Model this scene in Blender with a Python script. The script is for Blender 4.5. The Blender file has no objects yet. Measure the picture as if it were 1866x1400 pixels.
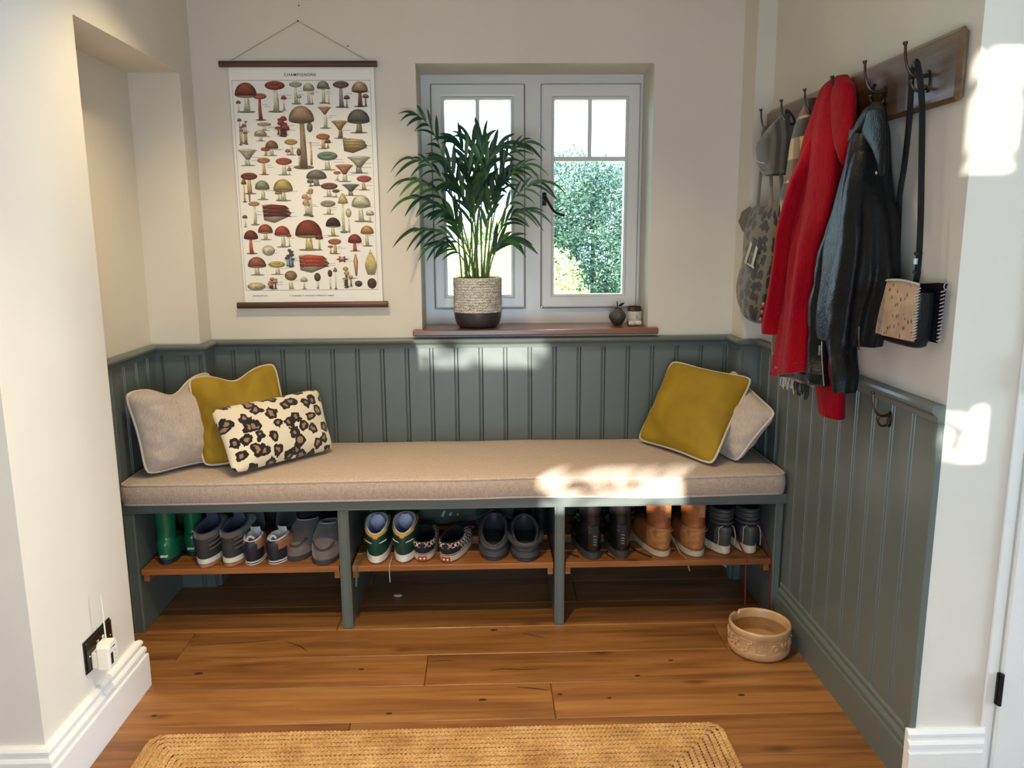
import bpy, bmesh, math, random
from mathutils import Vector, Matrix, noise

scene = bpy.context.scene
COL = scene.collection
PI = math.pi

# ------------------------------------------------------------------ camera
PITCH, YAW, ROLL = 0.18119, 0.02664, 0.00691
F_PX, PPX, PPY, IW, IH = 1433.0, 922.226, 696.855, 1866.0, 1400.0
cam_d = bpy.data.cameras.new('camera')
cam = bpy.data.objects.new('camera', cam_d)
COL.objects.link(cam)
_r = Vector((math.cos(YAW), -math.sin(YAW), 0)); _f0 = Vector((math.sin(YAW), math.cos(YAW), 0))
_fw = _f0 * math.cos(PITCH) + Vector((0, 0, -math.sin(PITCH)))
_up = _f0 * math.sin(PITCH) + Vector((0, 0, math.cos(PITCH)))
_R = _r * math.cos(ROLL) - _up * math.sin(ROLL)
_U = _r * math.sin(ROLL) + _up * math.cos(ROLL)
m = Matrix.Identity(4)
for i in range(3):
    m[i][0], m[i][1], m[i][2] = _R[i], _U[i], -_fw[i]
m[0][3], m[1][3], m[2][3] = 0.0, -3.18775, 1.395
cam.matrix_world = m
cam_d.sensor_width = 36.0
cam_d.lens = F_PX * 36.0 / IW
cam_d.shift_x = (IW / 2 - PPX) / IW
cam_d.shift_y = -(IH / 2 - PPY) / IW
cam_d.clip_start = 0.05
cam_d.clip_end = 200
scene.camera = cam

# ------------------------------------------------------------------ sky, sun, lamps, exposure
world = bpy.data.worlds.new('sky'); scene.world = world
world.use_nodes = True
_bg = world.node_tree.nodes['Background']
_bg.inputs[0].default_value = (0.52, 0.76, 1.0, 1)
_bg.inputs[1].default_value = 8.0

def light(name, kind, loc, energy, color, **kw):
    d = bpy.data.lights.new(name, kind)
    d.energy = energy; d.color = color
    for k, v in kw.items():
        setattr(d, k, v)
    o = bpy.data.objects.new(name, d); o.location = loc
    COL.objects.link(o)
    return o

SUN_DIR = Vector((0.6, 1.0, -0.27)).normalized()
sun = light('sun', 'SUN', (-6, -10, 5), 15.0, (1.0, 0.95, 0.86), angle=math.radians(0.6))
sun.rotation_euler = SUN_DIR.to_track_quat('-Z', 'Y').to_euler()
WARM = (1.0, 0.79, 0.47)
for _x, _y, _e, _a in ((-0.62, -0.74, 50, 108), (0.40, -0.74, 30, 94), (-0.28, -1.8, 118, 92)):
    s = light('downlight', 'SPOT', (_x, _y, 2.47), _e, WARM, spot_size=math.radians(_a), spot_blend=0.75, shadow_soft_size=0.035)
# area light added for cool daylight from far right; the wall behind is solid
al = light('added_side_daylight', 'AREA', (5.9, -2.55, 0.95), 190, (0.56, 0.75, 1.0), shape='RECTANGLE', size=2.0, size_y=1.1)
al.rotation_euler = (0, math.radians(90), 0)
# area light added for frontal daylight; no opening in the wall behind it
al = light('added_rear_daylight', 'AREA', (0.0, -3.47, 0.74), 26, (0.62, 0.80, 1.0), shape='RECTANGLE', size=0.9, size_y=1.1)
al.rotation_euler = (math.radians(90), 0, 0)
# daylight entering through the back window
al = light('back_window_portal', 'AREA', (0.2, 0.32, 1.56), 1, (0.75, 0.88, 1.0), shape='RECTANGLE', size=0.8, size_y=0.9)
al.rotation_euler = (math.radians(-90), 0, 0)
al.data.cycles.is_portal = True

vs = scene.view_settings
vs.view_transform = 'Standard'; vs.look = 'None'; vs.exposure = 0.22; vs.gamma = 1.0
vs.use_curve_mapping = False
try:
    scene.cycles.max_bounces = 6
    scene.cycles.diffuse_bounces = 4
    scene.cycles.glossy_bounces = 3
    scene.cycles.transparent_max_bounces = 8
    scene.cycles.use_adaptive_sampling = True
    scene.cycles.adaptive_threshold = 0.02
    scene.cycles.use_denoising = True
    scene.cycles.caustics_reflective = False
    scene.cycles.caustics_refractive = False
except Exception:
    pass

# ------------------------------------------------------------------ materials
def lin(c):
    c = [x / 255.0 for x in c]
    return tuple(x / 12.92 if x <= 0.04045 else ((x + 0.055) / 1.055) ** 2.4 for x in c) + (1.0,)

class NT:
    """tiny helper around a node tree"""
    def __init__(self, name):
        self.m = bpy.data.materials.new(name)
        self.m.use_nodes = True
        self.t = self.m.node_tree
        self.b = self.t.nodes['Principled BSDF']
        self._co = None
    def n(self, kind, **kw):
        x = self.t.nodes.new(kind)
        for k, v in kw.items():
            if k.startswith('i_'):
                x.inputs[int(k[2:])].default_value = v
            else:
                setattr(x, k, v)
        return x
    def l(self, a, b):
        self.t.links.new(a, b)
    def coords(self, scale=(1, 1, 1), rand=False, kind='Object', rot=(0, 0, 0)):
        tc = self.n('ShaderNodeTexCoord')
        mp = self.n('ShaderNodeMapping')
        mp.inputs['Scale'].default_value = scale
        mp.inputs['Rotation'].default_value = rot
        self.l(tc.outputs[kind], mp.inputs[0])
        if rand:
            oi = self.n('ShaderNodeObjectInfo')
            mu = self.n('ShaderNodeMath', operation='MULTIPLY', i_1=37.0)
            self.l(oi.outputs['Random'], mu.inputs[0])
            cx = self.n('ShaderNodeCombineXYZ')
            for i in range(3):
                self.l(mu.outputs[0], cx.inputs[i])
            self.l(cx.outputs[0], mp.inputs['Location'])
        return mp.outputs[0]
    def noise(self, co, scale, detail=3.0, rough=0.5, dist=0.0):
        x = self.n('ShaderNodeTexNoise')
        x.inputs['Scale'].default_value = scale; x.inputs['Detail'].default_value = detail
        x.inputs['Roughness'].default_value = rough; x.inputs['Distortion'].default_value = dist
        if co is not None:
            self.l(co, x.inputs['Vector'])
        return x.outputs['Fac']
    def ramp(self, fac, stops, interp='LINEAR'):
        r = self.n('ShaderNodeValToRGB')
        r.color_ramp.interpolation = interp
        e = r.color_ramp.elements
        while len(e) < len(stops):
            e.new(0.5)
        for el, (p, c) in zip(e, stops):
            el.position = p; el.color = c if len(c) == 4 else tuple(c) + (1,)
        self.l(fac, r.inputs[0])
        return r.outputs[0]
    def mix(self, fac, a, b, mode='MIX'):
        x = self.n('ShaderNodeMix', data_type='RGBA', blend_type=mode)
        for s, v in ((0, fac), (6, a), (7, b)):
            if isinstance(v, (int, float)):
                x.inputs[s].default_value = v
            elif isinstance(v, tuple):
                x.inputs[s].default_value = v
            else:
                self.l(v, x.inputs[s])
        return x.outputs[2]
    def bump(self, h, strength, dist=0.01):
        x = self.n('ShaderNodeBump')
        x.inputs['Strength'].default_value = strength; x.inputs['Distance'].default_value = dist
        self.l(h, x.inputs['Height'])
        self.l(x.outputs[0], self.b.inputs['Normal'])
        return x
    def base(self, c):
        if isinstance(c, tuple):
            self.b.inputs['Base Color'].default_value = c
        else:
            self.l(c, self.b.inputs['Base Color'])
    def set(self, **kw):
        for k, v in kw.items():
            self.b.inputs[{'rough': 'Roughness', 'metal': 'Metallic', 'spec': 'Specular IOR Level', 'coat': 'Coat Weight',
                           'sheen': 'Sheen Weight', 'sheenr': 'Sheen Roughness', 'coatr': 'Coat Roughness'}[k]].default_value = v
        return self

def plain(name, c, rough=0.5, metal=0.0, spec=0.5, var=0.12, scale=30.0, bump=0.0, bscale=80.0, sheen=0.0, coat=0.0, stretch=(1, 1, 1)):
    """solid colour with a little noise variation and optional fine relief"""
    t = NT(name); co = t.coords(stretch)
    c = lin(c)
    if var:
        d = tuple(x * (1 - var) for x in c[:3]) + (1,); u = tuple(min(1, x * (1 + var)) for x in c[:3]) + (1,)
        t.base(t.ramp(t.noise(co, scale, 4), [(0.3, d), (0.7, u)]))
    else:
        t.base(c)
    t.set(rough=rough, metal=metal, spec=spec, sheen=sheen, coat=coat)
    if bump:
        t.bump(t.noise(co, bscale, 4), bump, 0.004)
    return t.m

def wood(name, a, b, c, rough=0.45, scale=1.0, knots=True, gloss=0.0, axis='x', bright=0.25, bumps=0.25):
    """long-grained wood, every plank with its own grain offset and tone"""
    t = NT(name)
    st = {'x': (1.2, 14, 14), 'y': (14, 1.2, 14), 'z': (14, 14, 1.2)}[axis]
    co = t.coords(tuple(s * scale for s in st), rand=True)
    g = t.noise(co, 1.0, 8, 0.62, 0.6)
    st2 = {'x': (2.2, 60, 60), 'y': (60, 2.2, 60), 'z': (60, 60, 2.2)}[axis]
    g2 = t.noise(t.coords(tuple(s * scale for s in st2), rand=True), 1.0, 5, 0.6, 0.2)
    col = t.ramp(g, [(0.28, lin(a)), (0.5, lin(b)), (0.74, lin(c))])
    fine = t.ramp(g2, [(0.3, (0.62, 0.6, 0.58)), (0.6, (1, 1, 1))])
    col = t.mix(0.75, col, fine, 'MULTIPLY')
    if knots:
        st3 = {'x': (2.3, 6.5, 6.5), 'y': (6.5, 2.3, 6.5), 'z': (6.5, 6.5, 2.3)}[axis]
        v = t.n('ShaderNodeTexVoronoi'); v.inputs['Scale'].default_value = 1.0 * scale
        t.l(t.coords(st3, rand=True), v.inputs['Vector'])
        k = t.ramp(v.outputs['Distance'], [(0.02, (0.16, 0.12, 0.1)), (0.14, (1, 1, 1))])
        col = t.mix(0.85, col, k, 'MULTIPLY')
    oi = t.n('ShaderNodeObjectInfo')
    tone = t.ramp(oi.outputs['Random'], [(0.0, (1 - bright,) * 3), (1.0, (1 + bright * 0.35,) * 3)])
    col = t.mix(1.0, col, tone, 'MULTIPLY')
    t.base(col)
    t.set(rough=rough, coat=gloss)
    t.b.inputs['Coat Roughness'].default_value = 0.18
    if bumps:
        t.bump(g2, bumps, 0.002)
    return t.m

M = {}
def paint(name, c, rough, var=0.04, orange=0.06):
    t = NT(name); co = t.coords()
    cc = lin(c)
    t.base(t.ramp(t.noise(co, 2.5, 5), [(0.3, tuple(x * (1 - var) for x in cc[:3]) + (1,)), (0.7, tuple(min(1, x * (1 + var)) for x in cc[:3]) + (1,))]))
    t.set(rough=rough)
    t.bump(t.noise(co, 140, 3), orange, 0.002)
    return t.m
M['wall'] = paint('wall_paint', (222, 214, 199), 0.85)
M['ceiling'] = paint('ceiling_paint', (238, 234, 226), 0.9)
M['white'] = paint('white_gloss_paint', (236, 233, 226), 0.28, 0.02, 0.02)
M['upvc'] = paint('window_white', (226, 224, 220), 0.25, 0.015, 0.01)
M['green'] = paint('sage_green_paint', (98, 106, 101), 0.36, 0.05, 0.03)
M['floor'] = wood('oak_floor', (104, 64, 32), (152, 100, 52), (178, 126, 72), rough=0.42, gloss=0.06, bright=0.2)
M['shelf'] = wood('pine_shelf', (132, 76, 34), (172, 106, 52), (192, 130, 72), rough=0.45, scale=1.3, gloss=0.1, bright=0.12)
M['sill'] = wood('sill_wood', (84, 50, 32), (124, 78, 50), (148, 100, 68), rough=0.3, gloss=0.3, bright=0.05, knots=False)
M['rack'] = wood('rack_wood', (70, 50, 34), (108, 82, 56), (132, 104, 74), rough=0.32, gloss=0.35, axis='y', bright=0.05)
M['rod'] = wood('walnut_rod', (58, 36, 26), (84, 54, 38), (104, 70, 48), rough=0.4, scale=2, knots=False, bright=0.02)
M['subfloor'] = plain('dark_subfloor', (50, 32, 20), 0.9)
M['blackiron'] = plain('black_iron', (32, 30, 32), 0.45, 0.6, bump=0.1, bscale=200)
M['bronze'] = plain('antique_bronze', (82, 68, 58), 0.35, 0.9, var=0.2, scale=40)
M['chrome'] = plain('chrome', (190, 190, 192), 0.18, 1.0, var=0.03)
M['brass'] = plain('brass', (190, 150, 80), 0.3, 1.0, var=0.05)
M['dark_bronze'] = plain('bronze_plate', (72, 60, 46), 0.3, 0.8, var=0.1)
M['whiteplastic'] = plain('white_plastic', (232, 226, 212), 0.4, var=0.03)
M['blackplastic'] = plain('black_plastic', (28, 28, 30), 0.4, var=0.05)

def glass(name, tint=(1, 1, 1, 1), refl=1.0):
    m_ = bpy.data.materials.new(name); m_.use_nodes = True
    t = m_.node_tree; t.nodes.clear()
    out = t.nodes.new('ShaderNodeOutputMaterial'); mx = t.nodes.new('ShaderNodeMixShader')
    tr = t.nodes.new('ShaderNodeBsdfTransparent'); gl = t.nodes.new('ShaderNodeBsdfGlossy')
    fr = t.nodes.new('ShaderNodeFresnel'); fr.inputs[0].default_value = 1.45
    tr.inputs[0].default_value = tint
    gl.inputs['Roughness'].default_value = 0.02
    t.links.new(fr.outputs[0], mx.inputs[0]); t.links.new(tr.outputs[0], mx.inputs[1]); t.links.new(gl.outputs[0], mx.inputs[2])
    t.links.new(mx.outputs[0], out.inputs[0])
    return m_
M['glass'] = glass('window_glass', (0.97, 0.985, 0.99, 1))

def fabric(name, a, b, scale=900.0, rough=0.95, sheen=0.25, bump=0.25, streak=True):
    t = NT(name)
    co = t.coords()
    n1 = t.noise(t.coords((1, 14, 14)), scale / 14, 3)
    n2 = t.noise(t.coords((14, 1, 1)), scale / 14, 3)
    w = t.n('ShaderNodeMath', operation='ADD'); t.l(n1, w.inputs[0]); t.l(n2, w.inputs[1])
    h = t.n('ShaderNodeMath', operation='MULTIPLY', i_1=0.5); t.l(w.outputs[0], h.inputs[0])
    t.base(t.ramp(h.outputs[0], [(0.36, lin(a)), (0.64, lin(b))]))
    t.set(rough=rough, sheen=sheen)
    t.bump(h.outputs[0], bump, 0.002)
    return t.m
M['linen'] = fabric('oatmeal_linen', (158, 136, 120), (204, 182, 164))
M['linen_light'] = fabric('pale_linen', (170, 152, 140), (214, 196, 182))
M['piping'] = fabric('piping_cord', (198, 186, 168), (226, 214, 196), sheen=0.1)
def velvet(name, a, b):
    t = NT(name); co = t.coords()
    n = t.noise(co, 5, 3, 0.5, 0.6)
    t.base(t.ramp(n, [(0.25, lin(a)), (0.75, lin(b))]))
    t.set(rough=0.75, sheen=0.6, sheenr=0.35)
    t.b.inputs['Sheen Tint'].default_value = lin((220, 200, 110))
    t.bump(t.noise(co, 60, 4), 0.12, 0.004)
    return t.m
M['velvet'] = velvet('mustard_velvet', (140, 108, 6), (168, 134, 18))
def leopard(name, base, ring, core, scale, dist=0.6, r0=0.2, r1=0.37, rough=0.9, flat=False):
    t = NT(name); co = t.coords(kind='UV' if flat else 'Object')
    nz = t.n('ShaderNodeTexNoise'); nz.inputs['Scale'].default_value = scale * 1.8; nz.inputs['Detail'].default_value = 2
    t.l(co, nz.inputs['Vector'])
    vm = t.n('ShaderNodeVectorMath', operation='SUBTRACT'); t.l(nz.outputs['Color'], vm.inputs[0]); vm.inputs[1].default_value = (0.5, 0.5, 0.5)
    sc = t.n('ShaderNodeVectorMath', operation='SCALE'); t.l(vm.outputs[0], sc.inputs[0]); sc.inputs['Scale'].default_value = dist / scale
    ad = t.n('ShaderNodeVectorMath', operation='ADD'); t.l(co, ad.inputs[0]); t.l(sc.outputs[0], ad.inputs[1])
    v = t.n('ShaderNodeTexVoronoi'); v.inputs['Scale'].default_value = scale; v.inputs['Randomness'].default_value = 0.75
    if flat: v.voronoi_dimensions = '2D'
    t.l(ad.outputs[0], v.inputs['Vector'])
    t.base(t.ramp(v.outputs['Distance'], [(0.0, lin(core)), (r0, lin(ring)), (r1, lin(base))], 'CONSTANT'))
    t.set(rough=rough, sheen=0.3)
    t.bump(t.noise(co, 300, 2), 0.15, 0.002)
    return t.m
M['leopard'] = leopard('leopard_velvet', (236, 222, 196), (28, 18, 16), (158, 124, 98), 19.0, 0.8, 0.17, 0.41, flat=True)
M['tote'] = leopard('leopard_canvas', (98, 92, 74), (22, 22, 30), (30, 28, 38), 24.0, 0.9, 0.2, 0.42, flat=True)
M['scarf'] = None
M['redwool'] = fabric('red_wool', (120, 0, 14), (166, 3, 24), scale=500, sheen=0.04, bump=0.5)
M['redwool'].node_tree.nodes['Principled BSDF'].inputs['Specular IOR Level'].default_value = 0.15
M['redlining'] = fabric('grey_lining', (70, 62, 58), (92, 84, 78), scale=300)
def leather(name, c, rough, bump=0.3):
    t = NT(name); co = t.coords()
    cc = lin(c)
    t.base(t.ramp(t.noise(co, 9, 5), [(0.3, tuple(x * 0.7 for x in cc[:3]) + (1,)), (0.7, tuple(x * 1.3 for x in cc[:3]) + (1,))]))
    t.set(rough=rough, coat=0.0, spec=0.18)
    a = t.noise(co, 160, 4); b = t.noise(co, 14, 4, 0.6, 1.0)
    s = t.n('ShaderNodeMath', operation='MULTIPLY_ADD', i_1=4.0); t.l(b, s.inputs[0]); t.l(a, s.inputs[2])
    t.bump(s.outputs[0], bump, 0.004)
    return t.m
M['leather'] = leather('black_leather', (20, 20, 21), 0.4)
M['bagleather'] = leather('bag_leather', (30, 30, 34), 0.3)
def pony(name):
    t = NT(name)
    v = t.n('ShaderNodeTexVoronoi'); v.inputs['Scale'].default_value = 1.0
    t.l(t.coords((78, 78, 48)), v.inputs['Vector'])
    sp = t.ramp(v.outputs['Distance'], [(0.2, (0.03, 0.02, 0.015)), (0.3, (1, 1, 1))])
    n = t.noise(t.coords((1, 1, 1)), 16, 4)
    basec = t.ramp(n, [(0.3, lin((150, 104, 56))), (0.7, lin((192, 154, 108)))])
    mask = t.ramp(t.noise(t.coords(), 30, 2), [(0.3, (0, 0, 0)), (0.4, (1, 1, 1))])
    t.base(t.mix(mask, basec, t.mix(1.0, basec, sp, 'MULTIPLY')))
    t.set(rough=0.6, sheen=0.4)
    t.bump(t.noise(t.coords((300, 300, 40)), 1, 2), 0.3, 0.002)
    return t.m
M['pony'] = pony('spotted_hair_on_hide')
# ------------------------------------------------------------------ mesh helpers
class MB:
    def __init__(self):
        self.v = []; self.f = []; self.m = []
    def add(self, vs, fs, mat=0):
        o = len(self.v)
        self.v += [tuple(x) for x in vs]
        self.f += [tuple(o + i for i in q) for q in fs]
        self.m += [mat] * len(fs)
        return self
    def box(self, x0, x1, y0, y1, z0, z1, c=0.0, mat=0):
        if c <= 0:
            vs = [(x, y, z) for z in (z0, z1) for y in (y0, y1) for x in (x0, x1)]
            return self.add(vs, [(0, 2, 3, 1), (4, 5, 7, 6), (0, 1, 5, 4), (2, 6, 7, 3), (0, 4, 6, 2), (1, 3, 7, 5)], mat)
        b = bmesh.new()
        bmesh.ops.create_cube(b, size=1.0)
        for w in b.verts:
            w.co = Vector(((x0 + x1) / 2 + w.co.x * (x1 - x0), (y0 + y1) / 2 + w.co.y * (y1 - y0), (z0 + z1) / 2 + w.co.z * (z1 - z0)))
        bmesh.ops.bevel(b, geom=b.edges[:], offset=c, segments=1 if c < 0.003 else 2, profile=0.5, affect='EDGES')
        b.verts.index_update()
        self.add([w.co[:] for w in b.verts], [[w.index for w in q.verts] for q in b.faces], mat)
        b.free()
        return self
    def loft(self, rings, closed=True, cap0=False, cap1=False, mat=0, matf=None, wrap=False):
        n = len(rings[0]); o = len(self.v)
        for r in rings:
            self.v += [tuple(p) for p in r]
        nr = len(rings)
        for i in range(nr if wrap else nr - 1):
            a = o + i * n; b = o + ((i + 1) % nr) * n
            for j in range(n if closed else n - 1):
                k = (j + 1) % n
                self.f.append((a + j, a + k, b + k, b + j)); self.m.append(matf(i, j) if matf else mat)
        if cap0:
            self.f.append(tuple(o + j for j in range(n - 1, -1, -1))); self.m.append(mat)
        if cap1:
            self.f.append(tuple(o + (nr - 1) * n + j for j in range(n))); self.m.append(mat)
        return self
    def lathe(self, prof, n=32, c=(0, 0, 0), mat=0, cap0=True, cap1=True, sx=1.0, sy=1.0):
        rings = [[(c[0] + r * sx * math.cos(2 * PI * j / n), c[1] + r * sy * math.sin(2 * PI * j / n), c[2] + z) for j in range(n)] for r, z in prof]
        return self.loft(rings, True, cap0, cap1, mat)
    def tube(self, pts, r, n=8, closed=False, mat=0, flat=1.0, upv=None, cap=True):
        pts = [Vector(p) for p in pts]; N = len(pts)
        rr = r if isinstance(r, (list, tuple)) else [r] * N
        rings = []; prev = None
        for i, p in enumerate(pts):
            a = pts[(i - 1) % N] if (closed or i > 0) else p
            b = pts[(i + 1) % N] if (closed or i < N - 1) else p
            t = (b - a)
            t = t.normalized() if t.length > 1e-9 else Vector((0, 0, 1))
            if prev is None:
                u = Vector(upv) if upv else (Vector((0, 0, 1)) if abs(t.z) < 0.9 else Vector((1, 0, 0)))
            else:
                u = Vector(upv) if upv else prev
            u = (u - t * u.dot(t))
            u = u.normalized() if u.length > 1e-6 else t.orthogonal().normalized()
            prev = u
            w = t.cross(u)
            rings.append([p + u * (rr[i] * flat * math.cos(2 * PI * j / n)) + w * (rr[i] * math.sin(2 * PI * j / n)) for j in range(n)])
        return self.loft(rings, True, cap and not closed, cap and not closed, mat, wrap=closed)
    def sphere(self, c, r, n=12, k=8, sc=(1, 1, 1), mat=0):
        rings = []
        for i in range(1, k):
            a = PI * i / k
            rings.append([(c[0] + r * sc[0] * math.sin(a) * math.cos(2 * PI * j / n), c[1] + r * sc[1] * math.sin(a) * math.sin(2 * PI * j / n), c[2] - r * sc[2] * math.cos(a)) for j in range(n)])
        o = len(self.v)
        self.loft(rings, True, False, False, mat)
        b = len(self.v)
        self.v += [(c[0], c[1], c[2] - r * sc[2]), (c[0], c[1], c[2] + r * sc[2])]
        top = o + (k - 2) * n
        for j in range(n):
            self.f.append((b, o + (j + 1) % n, o + j)); self.m.append(mat)
            self.f.append((b + 1, top + j, top + (j + 1) % n)); self.m.append(mat)
        return self
    def mesh(self, name, mats, smooth=True, angle=40, org=(0, 0, 0)):
        me = bpy.data.meshes.new(name)
        me.from_pydata([(p[0] - org[0], p[1] - org[1], p[2] - org[2]) for p in self.v], [], self.f)
        for q in (mats if isinstance(mats, (list, tuple)) else [mats]):
            me.materials.append(q)
        me.polygons.foreach_set('material_index', self.m)
        if smooth:
            me.polygons.foreach_set('use_smooth', [True] * len(self.f))
            me.update()
            me.set_sharp_from_angle(angle=math.radians(angle))
        b = bmesh.new(); b.from_mesh(me); bmesh.ops.recalc_face_normals(b, faces=b.faces[:]); b.to_mesh(me); b.free()
        me.update()
        return me
    def build(self, name, mats, parent=None, smooth=True, angle=40, org=(0, 0, 0), loc=(0, 0, 0)):
        return link(name, self.mesh(name, mats, smooth, angle, org), parent, loc)

def link(name, me, parent=None, loc=(0, 0, 0), rot=(0, 0, 0)):
    o = bpy.data.objects.new(name, me)
    COL.objects.link(o)
    o.location = loc; o.rotation_euler = rot
    if parent is not None:
        o.parent = parent
    return o
def tag(o, label=None, cat=None, group=None, kind=None):
    if label: o['label'] = label
    if cat: o['category'] = cat
    if group: o['group'] = group
    if kind: o['kind'] = kind
    return o
def thing(name, label, cat, loc=(0, 0, 0), rotz=0.0, group=None):
    o = bpy.data.objects.new(name, None); o.empty_display_size = 0.05
    COL.objects.link(o)
    o.location = loc; o.rotation_euler = (0, 0, rotz)
    return tag(o, label, cat, group)
def struct(o, label=None, cat=None):
    o['kind'] = 'structure'
    if label: o['label'] = label
    if cat: o['category'] = cat
    return o
def voxel(name, xs, ys, zs, solid, mat, parent=None):
    """one connected mesh from a coarse grid of filled cells (walls with openings)"""
    idx = {}; vs = []; fs = []
    nx, ny, nz = len(xs) - 1, len(ys) - 1, len(zs) - 1
    def vid(i, j, k):
        if (i, j, k) not in idx:
            idx[(i, j, k)] = len(vs); vs.append((xs[i], ys[j], zs[k]))
        return idx[(i, j, k)]
    def s(i, j, k):
        return 0 <= i < nx and 0 <= j < ny and 0 <= k < nz and solid(i, j, k)
    for i in range(nx):
        for j in range(ny):
            for k in range(nz):
                if not s(i, j, k): continue
                for d, q in (((-1, 0, 0), ((0, 0, 0), (0, 0, 1), (0, 1, 1), (0, 1, 0))), ((1, 0, 0), ((1, 0, 0), (1, 1, 0), (1, 1, 1), (1, 0, 1))),
                             ((0, -1, 0), ((0, 0, 0), (1, 0, 0), (1, 0, 1), (0, 0, 1))), ((0, 1, 0), ((0, 1, 0), (0, 1, 1), (1, 1, 1), (1, 1, 0))),
                             ((0, 0, -1), ((0, 0, 0), (0, 1, 0), (1, 1, 0), (1, 0, 0))), ((0, 0, 1), ((0, 0, 1), (1, 0, 1), (1, 1, 1), (0, 1, 1)))):
                    if not s(i + d[0], j + d[1], k + d[2]):
                        fs.append(tuple(vid(i + a, j + b, k + c) for a, b, c in q))
    b = MB(); b.add(vs, fs)
    return b.build(name, mat, parent, smooth=False)
def extrude_profile(prof, p0, p1, out, mb=None, mat=0, mitre0=0.0, mitre1=0.0):
    """prof: closed list of (outward, z); swept from p0 to p1 on the floor plan; out = outward unit vector (x, y)"""
    mb = mb or MB()
    d = Vector((p1[0] - p0[0], p1[1] - p0[1], 0)).normalized()
    r0 = [(p0[0] + out[0] * a - d.x * a * mitre0, p0[1] + out[1] * a - d.y * a * mitre0, z) for a, z in prof]
    r1 = [(p1[0] + out[0] * a + d.x * a * mitre1, p1[1] + out[1] * a + d.y * a * mitre1, z) for a, z in prof]
    return mb.loft([r0, r1], True, True, True, mat)
def smooth_path(pts, k=6, closed=False):
    pts = [Vector(p) for p in pts]; n = len(pts); out = []
    rng = range(n if closed else n - 1)
    for i in rng:
        p0 = pts[(i - 1) % n] if (closed or i > 0) else pts[i]
        p1 = pts[i]; p2 = pts[(i + 1) % n]
        p3 = pts[(i + 2) % n] if (closed or i + 2 < n) else p2
        for s in range(k):
            t = s / k
            out.append(0.5 * ((2 * p1) + (-p0 + p2) * t + (2 * p0 - 5 * p1 + 4 * p2 - p3) * t * t + (-p0 + 3 * p1 - 3 * p2 + p3) * t ** 3))
    if not closed: out.append(pts[-1])
    return out
def text_mesh(name, body, size, mat, parent, loc, rot, spacing=1.0, bold=0.0, extrude=0.0003, align='CENTER'):
    cu = bpy.data.curves.new(name, 'FONT')
    cu.body = body; cu.size = size; cu.align_x = align; cu.align_y = 'CENTER'
    cu.space_character = spacing; cu.offset = bold; cu.extrude = extrude
    o = bpy.data.objects.new(name + '_tmp', cu); COL.objects.link(o)
    bpy.context.view_layer.update()
    dg = bpy.context.evaluated_depsgraph_get()
    me = bpy.data.meshes.new_from_object(o.evaluated_get(dg))
    bpy.data.objects.remove(o); bpy.data.curves.remove(cu)
    me.materials.clear(); me.materials.append(mat)
    return link(name, me, parent, loc, rot)
# ------------------------------------------------------------------ the room
XL, XA, XR = -1.104, -1.292, 1.0825          # left pier face, alcove back, right wall
YP0, YP1, YS = -1.398, -0.887, -0.128        # pier front, pier end (alcove starts), alcove far side
YE = -1.409                                  # end of the right wall
HC = 2.5
wl = voxel('wall_left', [-2.75, XA, XL], [YP0, YP1, YS, 0.28], [0, 1.999, HC], lambda i, j, k: not (i == 1 and j == 1 and k == 0), M['wall'])
struct(wl, 'cream painted left wall with a tall recessed alcove', 'wall')
wb = voxel('wall_back', [XL, -0.254, 0.666, 1.277], [0, 0.28], [0, 1.012, 2.056, HC], lambda i, j, k: not (i == 1 and k == 1), M['wall'])
struct(wb, 'cream painted back wall around the window', 'wall')
wr = voxel('wall_right', [1.012, XR, 1.277], [YE, -0.15, 0.0], [0, HC], lambda i, j, k: i == 1 or j == 1, M['wall'])
struct(wr, 'cream painted right wall above the green panelling', 'wall')
wd = voxel('wall_door_side', [1.277, 2.05, 6.06], [YE, -1.34], [0, 2.01, HC], lambda i, j, k: not (i == 0 and k == 0), M['wall'])
struct(wd, 'white wall over the door', 'wall')
rear = voxel('wall_rear', [-2.75, -2.42, -1.84, -1.62, -1.08, -0.212, -0.075, 6.06], [-3.55, -3.5], [0, 1.24, 1.41, 1.43, 1.574, 1.82, 1.93, 2.10, 2.37, HC],
             lambda i, j, k: not ((i == 1 and k == 5) or (i == 3 and k == 1) or (i == 5 and k in (3, 7))), M['wall'])  # openings sized and placed so the sun lands in chosen patches
struct(rear, 'hall wall behind the camera with openings shaped for the sun patches', 'wall')
hl = voxel('wall_hall_left', [-2.8, -2.75], [-3.55, YP0], [0, HC], lambda i, j, k: True, M['wall']); struct(hl, 'hall wall left of the camera', 'wall')
hr = voxel('wall_hall_right', [6.0, 6.06], [-3.55, YE], [0, HC], lambda i, j, k: True, M['wall'])
struct(hr, 'hall wall far to the right of the camera', 'wall')
M['opaque'] = plain('opaque_pane', (235, 238, 240), 0.6, var=0)
def added_window(name, label, xs, ys, zs, solid, pane):  # unseen frame and opaque pane, added to house an area light
    w = struct(thing(name, label, 'window', (0, 0, 0)))
    voxel('frame', xs, ys, zs, solid, M['white'], w)
    MB().box(*pane).build('pane', M['opaque'], w, smooth=False)
added_window('added_window_2', 'frosted added window around the far-right area light', [5.93, 5.999], [-3.45, -3.40, -1.60, -1.55], [0.30, 0.36, 1.56, 1.62], lambda i, j, k: not (j == 1 and k == 1), (5.96, 5.97, -3.40, -1.60, 0.36, 1.56))
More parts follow.
